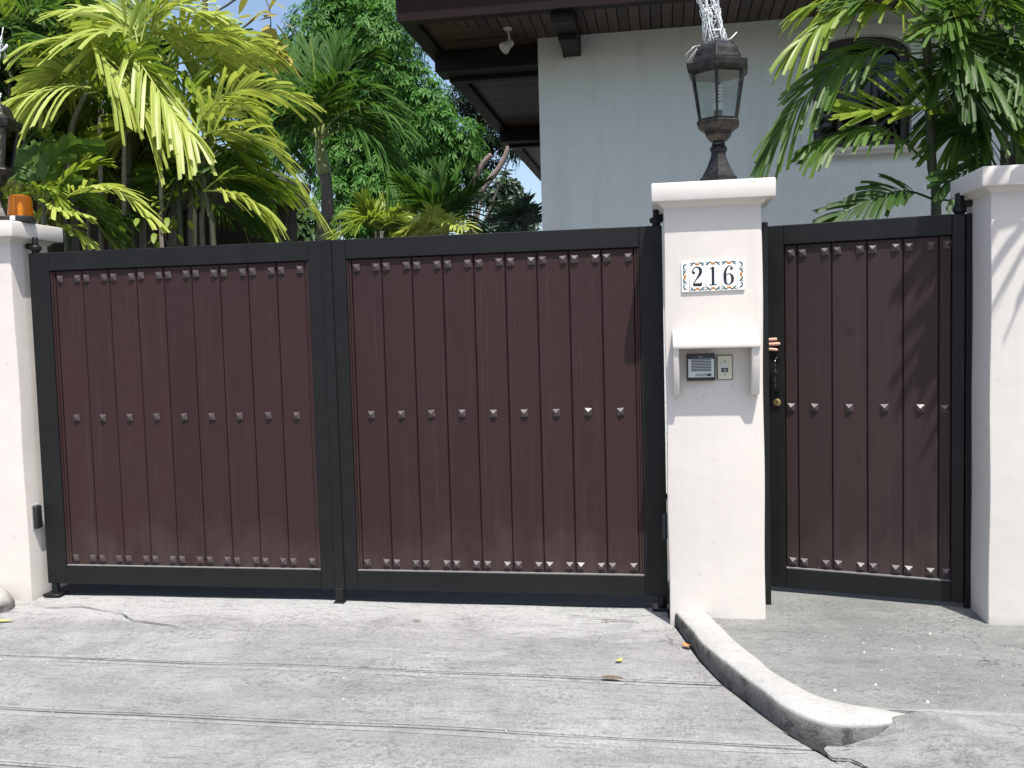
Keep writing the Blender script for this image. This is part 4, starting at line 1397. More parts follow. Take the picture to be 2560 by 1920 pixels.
def frond(parent, P, mat, seed, pairs=20, ll=.34, lw=.036, droop=.35, roll=0.0, lift=.25, fa=(48, 78), start=.22, jag=True, rad=.009, rmat=None, base_r=None, tipk=.55, fold=.25):
    """feather palm leaf along the world points P: midrib plus leaflets, one object"""
    rg = np.random.default_rng(seed)
    C = spline(P, 40)
    T = np.gradient(C, axis=0); T = np.array([unit(t_) for t_ in T])
    V = []; F = []; TI = []; MI = []
    up = np.array([0, 0, 1.0])
    flat = unit(np.cross(T[len(T) // 2], up)) if abs(T[len(T) // 2][2]) < .97 else np.array([1.0, 0, 0])
    S = []
    for t_ in T:
        s = np.cross(t_, up)
        s = unit(s * np.linalg.norm(s) + flat * .35)
        s = unit(s - t_ * np.dot(s, t_)); nn = np.cross(s, t_)
        s2 = s * math.cos(roll) + nn * math.sin(roll)
        S.append(s2)
    S = np.array(S)
    # midrib
    mr = []
    for i in range(0, 40, 3): mr.append((C[i], rad * (1 - .8 * i / 40)))
    mr.append((C[39], rad * .15))
    if base_r: mr[0] = (C[0], base_r); mr[1] = (C[3], (base_r + rad) / 2)
    kk = 5
    for p, r in mr:
        i = int(np.argmin(np.abs(C - p).sum(1)))
        nn = np.cross(S[i], T[i])
        for a in range(kk):
            V.append(p + S[i] * r * math.cos(6.283 * a / kk) + nn * r * math.sin(6.283 * a / kk)); TI.append(.75)
    for i in range(len(mr) - 1):
        for a in range(kk):
            F.append((i * kk + a, i * kk + (a + 1) % kk, (i + 1) * kk + (a + 1) % kk, (i + 1) * kk + a)); MI.append(1)
    rows = 6
    for j in range(pairs):
        for side in (-1, 1):
            u = start + (1 - start) * (j + rg.uniform(.0, .5) + (.25 if side > 0 else 0)) / pairs
            u = min(.995, u); fi = u * 39; i = min(38, int(fi)); fr = fi - i
            c = C[i] * (1 - fr) + C[i + 1] * fr; t_ = unit(T[i] * (1 - fr) + T[i + 1] * fr); s = unit(S[i] * (1 - fr) + S[i + 1] * fr)
            nn = np.cross(s, t_)
            un = (u - start) / (1 - start)
            prof = (.62 + .38 * math.sin(math.pi * min(1, un * 1.25 + .15))) if un < .65 else (1.0 - (1 - tipk) * ((un - .65) / .35) ** 1.5) * .97
            L_ = ll * prof * rg.uniform(.86, 1.10)
            ang = math.radians(90 - (fa[0] + (fa[1] - fa[0]) * un) + rg.normal(0, 4)) 
            d = s * side * math.sin(ang) + t_ * math.cos(ang) + nn * (lift + rg.normal(0, .10))
            d = unit(d)
            w0 = lw * rg.uniform(.78, 1.2) * (.8 + .2 * math.sin(math.pi * un))
            dr = droop * rg.uniform(.7, 1.35)
            b = len(V); tint = float(np.clip(rg.normal(.5, .2), 0, 1))
            twist = rg.normal(0, .22)
            for r in range(rows):
                q = r / (rows - 1)
                p = c + d * L_ * q + np.array([0, 0, -1.0]) * dr * L_ * q * q
                tg = unit(d + np.array([0, 0, -2.0]) * dr * q)
                wv = unit(np.cross(tg, nn) * 1.0 + nn * twist)
                lo = np.cross(wv, tg)
                if lo[2] > 0: lo = -lo
                if jag: wq = (.30, .72, .95, 1.0, .98, .88)[r]
                else: wq = (.45, .9, 1.0, .85, .55, .04)[r]
                w = w0 * .5 * wq
                e1 = p + wv * w; e2 = p - wv * w; m_ = p + lo * w * fold
                if r == rows - 1 and jag:
                    m_ = m_ - tg * L_ * .03; e1 = e1 + tg * L_ * rg.uniform(-.07, .05); e2 = e2 + tg * L_ * rg.uniform(-.07, .05)
                V += [e1, m_, e2]; TI += [tint] * 3
            for r in range(rows - 1):
                k0 = b + r * 3
                F += [(k0, k0 + 1, k0 + 4, k0 + 3), (k0 + 1, k0 + 2, k0 + 5, k0 + 4)]; MI += [0, 0]
    org = np.array(parent.location)
    me = bpy.data.meshes.new("frond")
    me.from_pydata([tuple(map(float, v - org)) for v in V], [], F)
    me.materials.append(mat); me.materials.append(rmat or mat)
    me.polygons.foreach_set("material_index", MI)
    a = me.attributes.new("tint", 'FLOAT', 'POINT'); a.data.foreach_set("value", TI)
    me.polygons.foreach_set("use_smooth", [True] * len(F))
    return place("frond", me, parent)


def stem(parent, P, r, mat=None, rings=True, name="stem", taper=.75):
    C = spline(P, max(8, 14))
    n_ = 46
    C = spline(P, n_)
    R_ = [r * (1 - (1 - taper) * i / (n_ - 1)) * (1 + (.10 if rings and i % 3 == 0 else 0)) for i in range(n_)]
    mb_ = MB(); mb_.tube([tuple(c) for c in C], R_, 9)
    return mb_.build(name, mat or M['stem'], parent, smooth=True)


def zz(pxs, fn, y, dy=0.0):
    """traced pixels -> world points, depth sliding from y to y + dy along the list"""
    k = len(pxs)
    return [at(*fn(*p), y + dy * i / (k - 1)) for i, p in enumerate(pxs)]


A1 = lambda x, y: (x / 2.5925, y / 2.5925)
A2 = lambda x, y: (600 + x / 2.5925, y / 2.5925)
A4 = lambda x, y: (1860 + x / 2.7657, y / 2.7657)
SEED = [100]


def nxt():
    SEED[0] += 1
    return SEED[0]


# ---- left clump: yellow-leaved palms; each stem is a palm of its own
def palm(label, y, stem_px, r, group, fr, fn, mat_stem=None, extra=None, emat=('lf_lime', 'lf_yellow', 'lf_yellow', 'lf_green')):
    P = zz(stem_px, fn, y)
    b = P[0].copy(); top = np.array(P[-1])
    foot = np.array([b[0] + (b[0] - P[1][0]) * .3, y, -.1])
    t_ = thing("palm", label, "palm", (foot[0], foot[1], 0), group=group)
    stem(t_, [foot] + P, r, mat_stem)
    for f_ in fr:
        pts, kw = f_[0], dict(f_[1])
        dy0 = kw.pop('y0', 0.0); dy = kw.pop('dy', -.25)
        m_ = M[kw.pop('mat', 'lf_yellow')]
        frond(t_, zz(pts, fn, y + dy0, dy), m_, nxt(), **kw)
    if extra:
        rx = random.Random(int(stem_px[-1][0] * 7 + y * 100))
        sx, top = stem_px[-1]
        for a in range(extra):
            sg = 1 if a % 2 else -1
            dx = sg * rx.uniform(280, 460); e = rx.uniform(-190, 150)
            frond(t_, zz([(sx, top), (sx + dx * .3, top - 110 + rx.uniform(-60, 40) + e * .2), (sx + dx * .7, top - 60 + e * .7), (sx + dx, top + 70 + e)], fn, y + rx.uniform(.05, .35), rx.uniform(-.3, .4)),
                  M[rx.choice(emat)], nxt(), ll=.36, lw=.036, pairs=18, droop=.25, roll=sg * rx.uniform(.2, .9))
    return t_


GL = "yellow-leaved palms behind the driveway gate"
Y_ = dict(mat='lf_yellow', ll=.45, lw=.030, pairs=22, droop=.36)
palm("yellow palm with the broad drooping leaf at the upper left of the clump", 1.5, [(845, 1600), (838, 1000), (850, 520), (900, 330)], .030, GL, [
    ([(900, 330), (800, 210), (560, 235), (270, 280)], dict(Y_, ll=.47, lw=.040, pairs=17, droop=.5, roll=.35, dy=-.35)),
    ([(900, 340), (860, 330), (1010, 560), (1130, 740), (1235, 860)], dict(Y_, ll=.36, droop=.75, roll=-.3, dy=-.3)),
    ([(560, 250), (640, 330), (740, 470), (860, 640), (940, 740)], dict(Y_, ll=.42, lw=.042, pairs=15, droop=.8, y0=-.2, dy=-.05, start=.05)),
    ([(900, 330), (850, 140), (700, 80), (450, 85)], dict(Y_, roll=.4, dy=.2)),
    ([(905, 330), (950, 150), (1080, 60), (1300, 90)], dict(Y_, roll=-.3, dy=.1)),
    ([(890, 330), (760, 300), (640, 420), (520, 600)], dict(Y_, mat='lf_lime', dy=.5)),
    ([(880, 330), (900, 100), (960, -120)], dict(Y_, mat='lf_lime', dy=.2)),
], A1, None, 2)
palm("yellow palm whose leaves spread over the sky gap right of the clump", 1.9, [(985, 1600), (1000, 1100), (1040, 700), (1080, 420)], .028, GL, [
    ([(1080, 430), (1200, 240), (1420, 215), (1690, 300)], dict(Y_, dy=-.3, roll=.5)),
    ([(1080, 440), (1240, 390), (1450, 360), (1705, 385)], dict(Y_, dy=-.3, roll=.7, ll=.30)),
    ([(1080, 430), (1180, 130), (1320, 120), (1440, 200)], dict(Y_, dy=.2, roll=-.3)),
    ([(1080, 430), (1000, 220), (1040, 60), (1160, -40)], dict(Y_, dy=-.1)),
    ([(1080, 450), (1200, 480), (1300, 600), (1330, 760)], dict(Y_, mat='lf_lime', dy=-.4, ll=.3)),
    ([(1080, 440), (960, 420), (900, 560), (890, 700)], dict(Y_, mat='lf_lime', dy=.3, ll=.3)),
    ([(1080, 430), (1240, 300), (1380, 330), (1480, 480)], dict(Y_, mat='lf_lime', dy=.5)),
], A1, None, 2)
palm("yellow palm with long arching leaves reaching right over the gate", 1.45, [(1170, 1600), (1165, 1200), (1175, 950)], .027, GL, [
    ([(1175, 960), (1380, 680), (1600, 570), (1935, 640)], dict(Y_, dy=-.3, roll=.6, ll=.36)),
    ([(1175, 960), (1440, 840), (1740, 940), (1975, 1290)], dict(Y_, dy=-.25, roll=.55, ll=.40, pairs=19, lw=.034)),
    ([(1175, 960), (1350, 780), (1540, 690), (1700, 830)], dict(Y_, dy=.1, roll=.2, ll=.32)),
    ([(1175, 970), (1350, 930), (1560, 1020), (1850, 1230)], dict(Y_, mat='lf_lime', dy=.25, roll=.3, ll=.36, pairs=20)),
    ([(1175, 970), (1340, 1050), (1500, 1060), (1680, 1180)], dict(Y_, mat='lf_green', dy=.5, roll=.2, pairs=20)),
    ([(1170, 960), (1100, 780), (1020, 740), (960, 820)], dict(Y_, mat='lf_lime', dy=.2)),
    ([(1170, 960), (1180, 720), (1240, 560), (1330, 480)], dict(Y_, mat='lf_lime', dy=.35)),
], A1, None, 4)
palm("short yellow palm with a small sunlit leaf just over the gate", 1.3, [(1385, 1600), (1360, 1400), (1330, 1250)], .022, GL, [
    ([(1320, 1240), (1440, 1240), (1600, 1290), (1750, 1400)], dict(Y_, dy=-.2, roll=.4, ll=.27, pairs=11, lw=.044, droop=.7)),
    ([(1320, 1240), (1430, 1160), (1600, 1170), (1760, 1250)], dict(Y_, mat='lf_lime', dy=.3, ll=.3)),
    ([(1320, 1250), (1420, 1350), (1560, 1430), (1720, 1520)], dict(Y_, mat='lf_green', dy=.6, ll=.26, lw=.018, pairs=22)),
    ([(1320, 1240), (1260, 1120), (1180, 1080), (1080, 1130)], dict(Y_, mat='lf_green', dy=.3, ll=.28)),
], A1, None, 4)
palm("palm with one bright fan of drooping leaflets beside the left lantern", 1.2, [(440, 1600), (438, 1100), (470, 820), (560, 600)], .026, GL, [
    ([(590, 570), (430, 560), (250, 600), (45, 655)], dict(Y_, dy=-.3, roll=.35, ll=.36, pairs=14, droop=.85, start=.1)),
    ([(560, 600), (420, 480), (300, 500), (200, 560)], dict(Y_, mat='lf_lime', dy=.3, ll=.28)),
    ([(560, 600), (600, 430), (700, 350), (830, 320)], dict(Y_, mat='lf_lime', dy=.4)),
    ([(560, 600), (500, 400), (380, 300), (240, 260)], dict(Y_, mat='lf_green', dy=.4)),
    ([(560, 610), (680, 600), (790, 680), (860, 800)], dict(Y_, mat='lf_green', dy=.4)),
], A1, None, 4)
palm("young palm with upright broad leaves right of the amber beacon", 1.0, [(300, 1620), (300, 1450), (290, 1320)], .024, GL, [
    ([(280, 1330), (300, 1120), (420, 970), (565, 940)], dict(Y_, mat='lf_green', ll=.22, lw=.07, pairs=10, droop=.3, dy=.1, roll=.9)),
    ([(285, 1330), (420, 1160), (540, 1080), (640, 1060)], dict(Y_, mat='lf_lime', ll=.20, lw=.05, pairs=10, dy=.1)),
    ([(270, 1330), (220, 1120), (240, 1000), (270, 960)], dict(Y_, mat='lf_green', ll=.26, lw=.045, dy=.2)),
    ([(270, 1330), (150, 1150), (120, 1060), (90, 1000)], dict(Y_, mat='lf_green', ll=.26, lw=.045, dy=.2)),
    ([(290, 1350), (260, 1240), (330, 1230), (400, 1330)], dict(Y_, mat='lf_lime', ll=.16, dy=-.1)),
    ([(300, 1400), (330, 1330), (420, 1370), (530, 1390)], dict(Y_, ll=.20, dy=-.2, pairs=12)),
    ([(300, 1450), (340, 1480), (440, 1470), (540, 1540)], dict(Y_, ll=.20, dy=-.1, pairs=12)),
    ([(320, 1420), (460, 1260), (640, 1210), (800, 1260), (955, 1395)], dict(Y_, ll=.28, dy=-.2, pairs=20, lw=.028)),
    ([(320, 1420), (440, 1340), (600, 1330), (760, 1400)], dict(Y_, mat='lf_green', ll=.26, dy=.3)),
    ([(240, 1400), (150, 1300), (60, 1290), (-40, 1340)], dict(Y_, mat='lf_lime', ll=.2, dy=.1)),
], A1, None, 4)
# shaded palms of the second row: dark green, bigger crowns up to the top edge
rs = random.Random(21)
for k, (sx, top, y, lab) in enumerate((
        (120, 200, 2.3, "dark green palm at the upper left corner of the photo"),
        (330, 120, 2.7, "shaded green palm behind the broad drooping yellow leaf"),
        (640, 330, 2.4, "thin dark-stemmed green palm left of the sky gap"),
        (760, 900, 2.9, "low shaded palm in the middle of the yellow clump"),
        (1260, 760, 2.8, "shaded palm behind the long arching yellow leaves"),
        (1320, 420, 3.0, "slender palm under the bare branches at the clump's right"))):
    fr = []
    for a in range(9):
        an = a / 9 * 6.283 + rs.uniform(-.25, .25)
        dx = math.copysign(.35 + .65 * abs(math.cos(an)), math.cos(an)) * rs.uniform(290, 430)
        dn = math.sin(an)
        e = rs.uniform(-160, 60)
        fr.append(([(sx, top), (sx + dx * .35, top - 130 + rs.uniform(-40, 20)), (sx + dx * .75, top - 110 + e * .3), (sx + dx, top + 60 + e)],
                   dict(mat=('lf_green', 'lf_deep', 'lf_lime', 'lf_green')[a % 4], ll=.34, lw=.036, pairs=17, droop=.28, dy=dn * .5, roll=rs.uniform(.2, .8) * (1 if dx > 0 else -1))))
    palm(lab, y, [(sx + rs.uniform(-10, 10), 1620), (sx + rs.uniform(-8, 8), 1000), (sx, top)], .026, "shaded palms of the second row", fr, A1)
for k, (sx, top, y, lab) in enumerate((
        (520, 1130, 2.0, "low lime palm filling the clump right of the left lantern"),
        (880, 1060, 1.85, "low lime palm in the centre of the clump just over the gate"),
        (1230, 1180, 2.2, "low lime palm at the foot of the long arching leaves"),
        (720, 760, 2.1, "half-height lime palm behind the broad drooping leaf"),
        (150, 980, 2.0, "half-height green palm behind the amber beacon"),
        (60, 520, 1.9, "half-height green palm behind the left edge lantern"))):
    fr = []
    for a in range(9):
        sg = 1 if a % 2 else -1
        dx = sg * rs.uniform(150, 360); e = rs.uniform(-230, 190)
        fr.append(([(sx, top), (sx + dx * .3, top - 110 + e * .25), (sx + dx * .7, top - 60 + e * .7), (sx + dx, top + 60 + e)],
                   dict(mat=('lf_lime', 'lf_green', 'lf_lime', 'lf_yellow', 'lf_green')[(a + k) % 5] if k < 4 else ('lf_green', 'lf_deep', 'lf_lime')[a % 3], ll=.30, lw=.030, pairs=18, droop=.28, dy=rs.uniform(-.5, .2), roll=sg * rs.uniform(.2, .9))))
    palm(lab, y, [(sx + rs.uniform(-10, 10), 1620), (sx + rs.uniform(-8, 8), (1620 + top) / 2), (sx, top)], .022, "low palms filling the clump", fr, A1)
# crownless bare palm stems and a climbing vine between the palms
for k, (sx, dx, y) in enumerate(((930, 20, 1.7), (1240, -6, 1.75), (1310, 8, 1.6), (580, 10, 1.8), (1130, 30, 2.1), (1375, -5, 2.2), (660, -12, 1.35), (800, 8, 1.4), (1050, -10, 1.3))):
    P = zz([(sx, 1620), (sx + dx * .4, 1350), (sx + dx, (1130 - 60 * (k % 3)) if k < 6 else 760 + 90 * (k % 3))], A1, y)
    b = thing("bare_palm_stem", ("leaning", "ash-grey", "pale thin", "left dark", "thick shaded", "right grey", "second straight", "third dark straight", "slim pale central")[k] + " bare palm stem rising between the yellow palms", "palm stem", (P[0][0], y, 0), group="bare stems in the palm clump")
    stem(b, [np.array([P[0][0], y, -.1])] + P, (.028, .02, .018, .016, .05, .022, .020, .022, .018)[k], M['bark'])


def leaf_blades(mb_, c, d, length, width, n_seg=3, droop=.3, tint=.5, fold=.2, nrm=None):
    c = np.array(c, float); d = unit(np.array(d, float)); up = np.array([0, 0, 1.0]) if nrm is None else nrm
    w = np.cross(d, up)
    w = unit(w) if np.linalg.norm(w) > .1 else np.array([1.0, 0, 0])
    vs = []
    for i in range(n_seg + 1):
        q = i / n_seg
        p = c + d * length * q + np.array([0, 0, -1.0]) * droop * length * q * q
        wd = width * .5 * math.sin(math.pi * min(1, .12 + q * .88)) ** .8
        vs += [p + w * wd, p + np.array([0, 0, -1.0]) * wd * fold, p - w * wd]
    fs = []
    for i in range(n_seg):
        k0 = 3 * i
        fs += [(k0, k0 + 1, k0 + 4, k0 + 3), (k0 + 1, k0 + 2, k0 + 5, k0 + 4)]
    mb_.add(vs, fs, 0, tint)


def vine(label, pxs, fn, y, dens, mat, lsz, seed, spread=.09):
    rg = np.random.default_rng(seed)
    P = spline(zz(pxs, fn, y), 40)
    r = thing("vine", label, "vine", tuple(P[0]))
    mb_ = MB(); mb_.tube([tuple(p) for p in P], .005, 5); mb_.build("stem", M['twig'], r, smooth=True)
    for k in range(dens):
        p = P[rg.integers(4, 40)] + rg.normal(0, spread, 3) * np.array([1, .8, 1])
        m_ = MB(); m_.tint = []
        a = rg.uniform(0, 6.28)
        leaf_blades(m_, p, (math.cos(a), math.sin(a) * .8 - .3, rg.uniform(-1.1, .1)), lsz * rg.uniform(.7, 1.2), lsz * .5, 4, .3, float(rg.uniform(0, 1)))
        m_.build("leaf", mat, r, smooth=True, recalc=False)
    return r


vine("climbing plant with lime leaves on the stems over the gate", [(1100, 1640), (1060, 1460), (1090, 1320), (1130, 1200), (1200, 1130), (1250, 1210)], A1, 1.35, 60, M['lf_lime'], .085, 4, .10)
vine("hanging branch of yellowing leaves against the mango tree", [(1690, -60), (1740, 40), (1755, 150), (1745, 260), (1790, 300)], A1, 2.6, 40, M['lf_dry'], .17, 9, .07)
# bare branches crossing the strip of sky
for k, pxs in enumerate(([(1680, 90), (1600, 160), (1540, 200), (1470, 240)], [(1560, -30), (1460, 40), (1370, 85), (1200, 130)], [(1700, 230), (1560, 330), (1440, 370), (1300, 430)], [(1330, -40), (1325, 300), (1345, 800), (1350, 1200)])):
    P = [tuple(p) for p in zz(pxs, A1, 3.2)]
    mb_ = MB(); mb_.tube([tuple(p) for p in spline(P, 20)], [.012 * (1 - .6 * i / 20) for i in range(20)] if k < 3 else [.028] * 20, 6)
    tag(mb_.build("bare_branch", M['twig'], smooth=True), ("short thin branch ending at the dangling yellow leaves", "upper bare branch crossing the sky at the top edge", "lower bare branch crossing behind the palm tips", "straight grey stem standing in the sky gap")[k], "branch", "bare branches in the sky gap")

# ---- right palms in front of the house wall
GR = "green palms in front of the house wall"
G_ = dict(mat='lf_green', ll=.42, lw=.028, pairs=23, droop=.22)
palm("green palm whose leaves cross the arched window", 1.6, [(1330, 1490), (1300, 1150), (1275, 560), (1262, 250), (1255, -60)], .033, GR, [
    ([(1250, 260), (1000, 60), (700, 60), (400, 290)], dict(G_, mat='lf_lime', ll=.36, pairs=24, lw=.030, droop=.7, dy=-.4, roll=.4)),
    ([(1250, 200), (1020, -60), (760, -60), (430, 60)], dict(G_, mat='lf_lime', ll=.34, dy=-.2, droop=.6)),
    ([(1240, 440), (1000, 330), (740, 400), (470, 620), (215, 985)], dict(G_, mat='lf_green', ll=.42, lw=.027, pairs=26, droop=.5, dy=-.3, roll=.75, fa=(56, 82))),
    ([(1660, 900), (1470, 790), (1220, 740), (960, 760), (740, 800)], dict(G_, mat='lf_lime', ll=.42, lw=.034, pairs=20, droop=.06, lift=.4, dy=-.35, y0=.1, roll=1.0)),
    ([(1240, 1100), (1040, 940), (800, 900), (510, 990)], dict(G_, ll=.30, dy=-.3, roll=.5, droop=.6)),
    ([(1310, 1380), (1120, 1320), (900, 1370), (610, 1520)], dict(G_, mat='lf_deep', ll=.30, lw=.036, pairs=17, dy=-.3, roll=.9, droop=.25)),
    ([(1320, 1380), (1440, 1390), (1530, 1430), (1590, 1520)], dict(G_, mat='lf_deep', ll=.22, dy=.1)),
    ([(1250, 180), (1420, 190), (1600, 400), (1800, 690)], dict(G_, ll=.36, dy=-.4, roll=-.5, lw=.034)),
    ([(1250, 180), (1400, -40), (1600, -60), (1850, 60)], dict(G_, mat='lf_green', ll=.36, dy=-.3)),
    ([(1260, 560), (1400, 480), (1520, 540), (1640, 700)], dict(G_, mat='lf_deep', dy=.3)),
    ([(1260, 200), (1180, 20), (1120, -120)], dict(G_, mat='lf_green', dy=.2)),
    ([(1260, 560), (1130, 480), (960, 500), (860, 560)], dict(G_, mat='lf_deep', dy=.3, ll=.26)),
    ([(1270, 620), (1420, 560), (1560, 640), (1680, 800)], dict(G_, dy=-.2, roll=-.5)),
    ([(1270, 330), (1390, 330), (1500, 430), (1570, 600)], dict(G_, mat='lf_deep', dy=-.3, roll=-.6)),
    ([(1265, 120), (1120, 0), (960, -30), (800, 20)], dict(G_, dy=-.3, roll=.4, ll=.42)),
    ([(1290, 1000), (1380, 930), (1480, 960), (1560, 1080)], dict(G_, mat='lf_deep', dy=.1, roll=-.7, ll=.28)),
], A4, None, 2, ('lf_green', 'lf_lime', 'lf_deep', 'lf_green'))
palm("dark-stemmed palm whose ladder of leaflets hangs by the right pillar cap", 1.75, [(1672, 1200), (1672, 950), (1655, 650), (1640, 300), (1640, -40)], .036, GR, [
    ([(1690, 900), (1640, 1040), (1560, 1160), (1400, 1260)], dict(G_, mat='lf_deep', ll=.32, lw=.034, pairs=12, droop=.1, dy=-.25, y0=-.1, roll=1.25, start=.05)),
    ([(1650, 600), (1800, 500), (1900, 560), (2000, 740)], dict(G_, ll=.34, dy=-.2)),
    ([(1640, 300), (1480, 180), (1360, 190), (1240, 220)], dict(G_, mat='lf_lime', ll=.30, dy=-.4, roll=.3)),
    ([(1640, 250), (1780, 120), (1900, 180), (2030, 330)], dict(G_, dy=-.5, ll=.4)),
    ([(1640, 250), (1560, 60), (1480, 20), (1390, 70)], dict(G_, mat='lf_green', dy=-.4, ll=.34)),
    ([(1640, 250), (1700, 20), (1820, -60), (1980, -20)], dict(G_, mat='lf_green', dy=-.3, ll=.4)),
    ([(1650, 620), (1740, 640), (1830, 760), (1890, 980)], dict(G_, mat='lf_deep', dy=.1)),
    ([(1650, 620), (1560, 560), (1460, 640), (1380, 780)], dict(G_, mat='lf_deep', dy=.3)),
    ([(1660, 760), (1780, 720), (1900, 820), (2000, 960)], dict(G_, mat='lf_green', dy=-.2)),
    ([(1640, 280), (1700, 330), (1780, 480), (1830, 640)], dict(G_, mat='lf_deep', dy=.5)),
    ([(1645, 420), (1520, 370), (1400, 430), (1300, 560)], dict(G_, dy=-.2, roll=.6)),
    ([(1655, 700), (1770, 630), (1890, 680), (2000, 820)], dict(G_, mat='lf_lime', dy=-.3, roll=-.6)),
    ([(1640, 260), (1560, 150), (1460, 120), (1320, 190)], dict(G_, dy=-.5, roll=.7, ll=.42)),
    ([(1640, 260), (1780, 240), (1880, 340), (1960, 520)], dict(G_, dy=-.5, roll=-.5, ll=.42)),
    ([(1655, 640), (1600, 720), (1540, 820), (1450, 930)], dict(G_, dy=-.1, roll=.8)),
    ([(1650, 500), (1740, 420), (1840, 460), (1950, 600)], dict(G_, mat='lf_deep', dy=.2)),
], A4, None, 2, ('lf_green', 'lf_lime', 'lf_deep', 'lf_green'))
palm("shaded palm deep behind the two in front of the wall at the upper right", 2.5, [(1800, 1250), (1805, 800), (1790, 250)], .03, GR, [
    ([(1790, 250), (1650, 60), (1500, 60), (1330, 160)], dict(G_, mat='lf_deep', ll=.4, dy=-.2)),
    ([(1790, 250), (1640, 160), (1500, 220), (1380, 380)], dict(G_, mat='lf_deep', ll=.4, dy=.2, roll=.5)),
    ([(1790, 250), (1800, 20), (1740, -120)], dict(G_, mat='lf_deep', ll=.4)),
    ([(1790, 250), (1700, 330), (1600, 480), (1540, 660)], dict(G_, mat='lf_deep', ll=.36, dy=-.2, roll=.4)),
    ([(1790, 250), (1850, 330), (1880, 480), (1900, 640)], dict(G_, mat='lf_green', ll=.36, dy=-.3)),
    ([(1790, 250), (1700, 40), (1600, -40), (1450, -60)], dict(G_, mat='lf_green', ll=.4, dy=-.3)),
    ([(1790, 260), (1720, 180), (1640, 240), (1560, 400)], dict(G_, mat='lf_green', ll=.4, dy=.3)),
], A4)
# palm standing by the street just outside the picture on the right; it throws the streaky shade on pillar and small gate
rp = thing("palm", "tall palm overhanging the right pillar from beyond the photo's edge", "palm", (3.15, -.75, 0), group="green palms in front of the house wall")
stem(rp, [np.array([3.15, -.75, -.1]), np.array([3.12, -.78, 1.6]), np.array([3.02, -.85, 3.4])], .04)
for k, (x, y, z) in enumerate(((1.98, -.98, 4.22), (1.98, -.82, 3.42), (1.84, -.72, 3.95), (4.2, -.8, 4.1), (3.9, -1.8, 4.2), (3.6, .2, 4.0), (2.75, .25, 4.4), (3.9, -.2, 4.4))):
    p0 = np.array([3.02, -.85, 3.4]); p1 = np.array([x, y, z]); mid = (p0 + p1) / 2 + np.array([0, 0, .45])
    frond(rp, [p0, p0 * .7 + mid * .3 + np.array([0, 0, .15]), mid, p1], M['lf_green'], nxt(), pairs=17, ll=.42, lw=.045, droop=.45)

# ---- arching palm with grey ringed trunk in front of the mango tree
YM = 7.0
P = zz([(540, 1560), (562, 1400), (568, 1290), (552, 1130)], A2, YM)
mp = thing("palm", "single palm with grey ringed trunk and yellow-green crownshaft before the mango tree", "palm", (P[0][0], YM, 0))
stem(mp, [np.array([P[0][0], YM, -.1])] + P, .088, M['bark'], True, "trunk", .85)
S_ = zz([(550, 1135), (535, 1060), (520, 960), (512, 880)], A2, YM)
mb = MB(); mb.tube([tuple(p) for p in spline(S_, 16)], [.092, .096, .098, .098, .096, .092, .088, .084, .080, .075, .070, .066, .060, .055, .05, .04], 12); mb.build("crownshaft", M['shaft'], mp, smooth=True)
H_ = dict(ll=.66, lw=.042, pairs=46, droop=.45, jag=False, start=.14, rad=.020, lift=.45)
for pts, kw in (
        ([(512, 900), (430, 700), (370, 500), (270, 330)], dict(H_, dy=.5, droop=.25)),
        ([(512, 890), (480, 640), (480, 460), (450, 330)], dict(H_, dy=.8, droop=.2)),
        ([(514, 890), (560, 640), (600, 430), (650, 300)], dict(H_, dy=.6, droop=.25)),
        ([(516, 890), (620, 600), (720, 420), (830, 380)], dict(H_, dy=.3)),
        ([(518, 890), (650, 640), (820, 580), (985, 700)], dict(H_, dy=-.3)),
        ([(520, 895), (650, 740), (850, 700), (1020, 840)], dict(H_, dy=-.7, droop=.6)),
        ([(522, 900), (700, 830), (900, 960), (1005, 1260)], dict(H_, dy=-.9, droop=.7)),
        ([(522, 900), (680, 780), (840, 800), (930, 1010)], dict(H_, dy=.6, droop=.6)),
        ([(508, 900), (400, 740), (300, 760), (200, 850)], dict(H_, dy=-.5, droop=.6)),
        ([(505, 905), (400, 820), (310, 900), (290, 1000)], dict(H_, dy=-.9, droop=.7, ll=.5)),
        ([(505, 905), (360, 700), (290, 560), (180, 520)], dict(H_, dy=.2)),
        ([(515, 890), (540, 700), (600, 560), (700, 520)], dict(H_, dy=-1.2, droop=.4)),
        ([(510, 895), (470, 730), (420, 640), (330, 620)], dict(H_, dy=-1.2, droop=.5))):
    frond(mp, zz(pts, A2, YM, kw.pop('dy')), M['lf_manila'], nxt(), rmat=M['shaft'], **kw)
frond(mp, zz([(514, 880), (500, 640), (480, 430), (460, 250)], A2, YM, .2), M['lf_lime'], nxt(), pairs=16, ll=.06, lw=.02, droop=0, jag=False, rad=.018, fa=(80, 85))

# ---- three young feather palms whose crowns just clear the gate
def low_palm(label, c_px, y, tips, mat, fn=A2, ll=.5):
    c = at(*fn(*c_px), y)
    t_ = thing("young_palm", label, "palm", (c[0], y, 0), group="young palms seen over the gate")
    stem(t_, [np.array([c[0], y, -.1]), np.array([c[0] + .03, y, c[2] * .5]), c], .07, M['bark'], True, "trunk")
    for i, tp in enumerate(tips):
        mx = (c_px[0] + tp[0]) / 2; my = (c_px[1] + tp[1]) / 2 - (60 if tp[1] > c_px[1] - 120 else 10)
        dyv = (-.7, .5, -.2, .8, -.9, .2)[i % 6]
        frond(t_, zz([c_px, (c_px[0] * .7 + mx * .3, c_px[1] * .7 + my * .3 - 20), (mx, my), tp], fn, y, dyv), M[mat], nxt(), pairs=30, ll=ll, lw=.032, droop=.35, jag=False, lift=.4, rad=.014, roll=rs.uniform(-.5, .5))


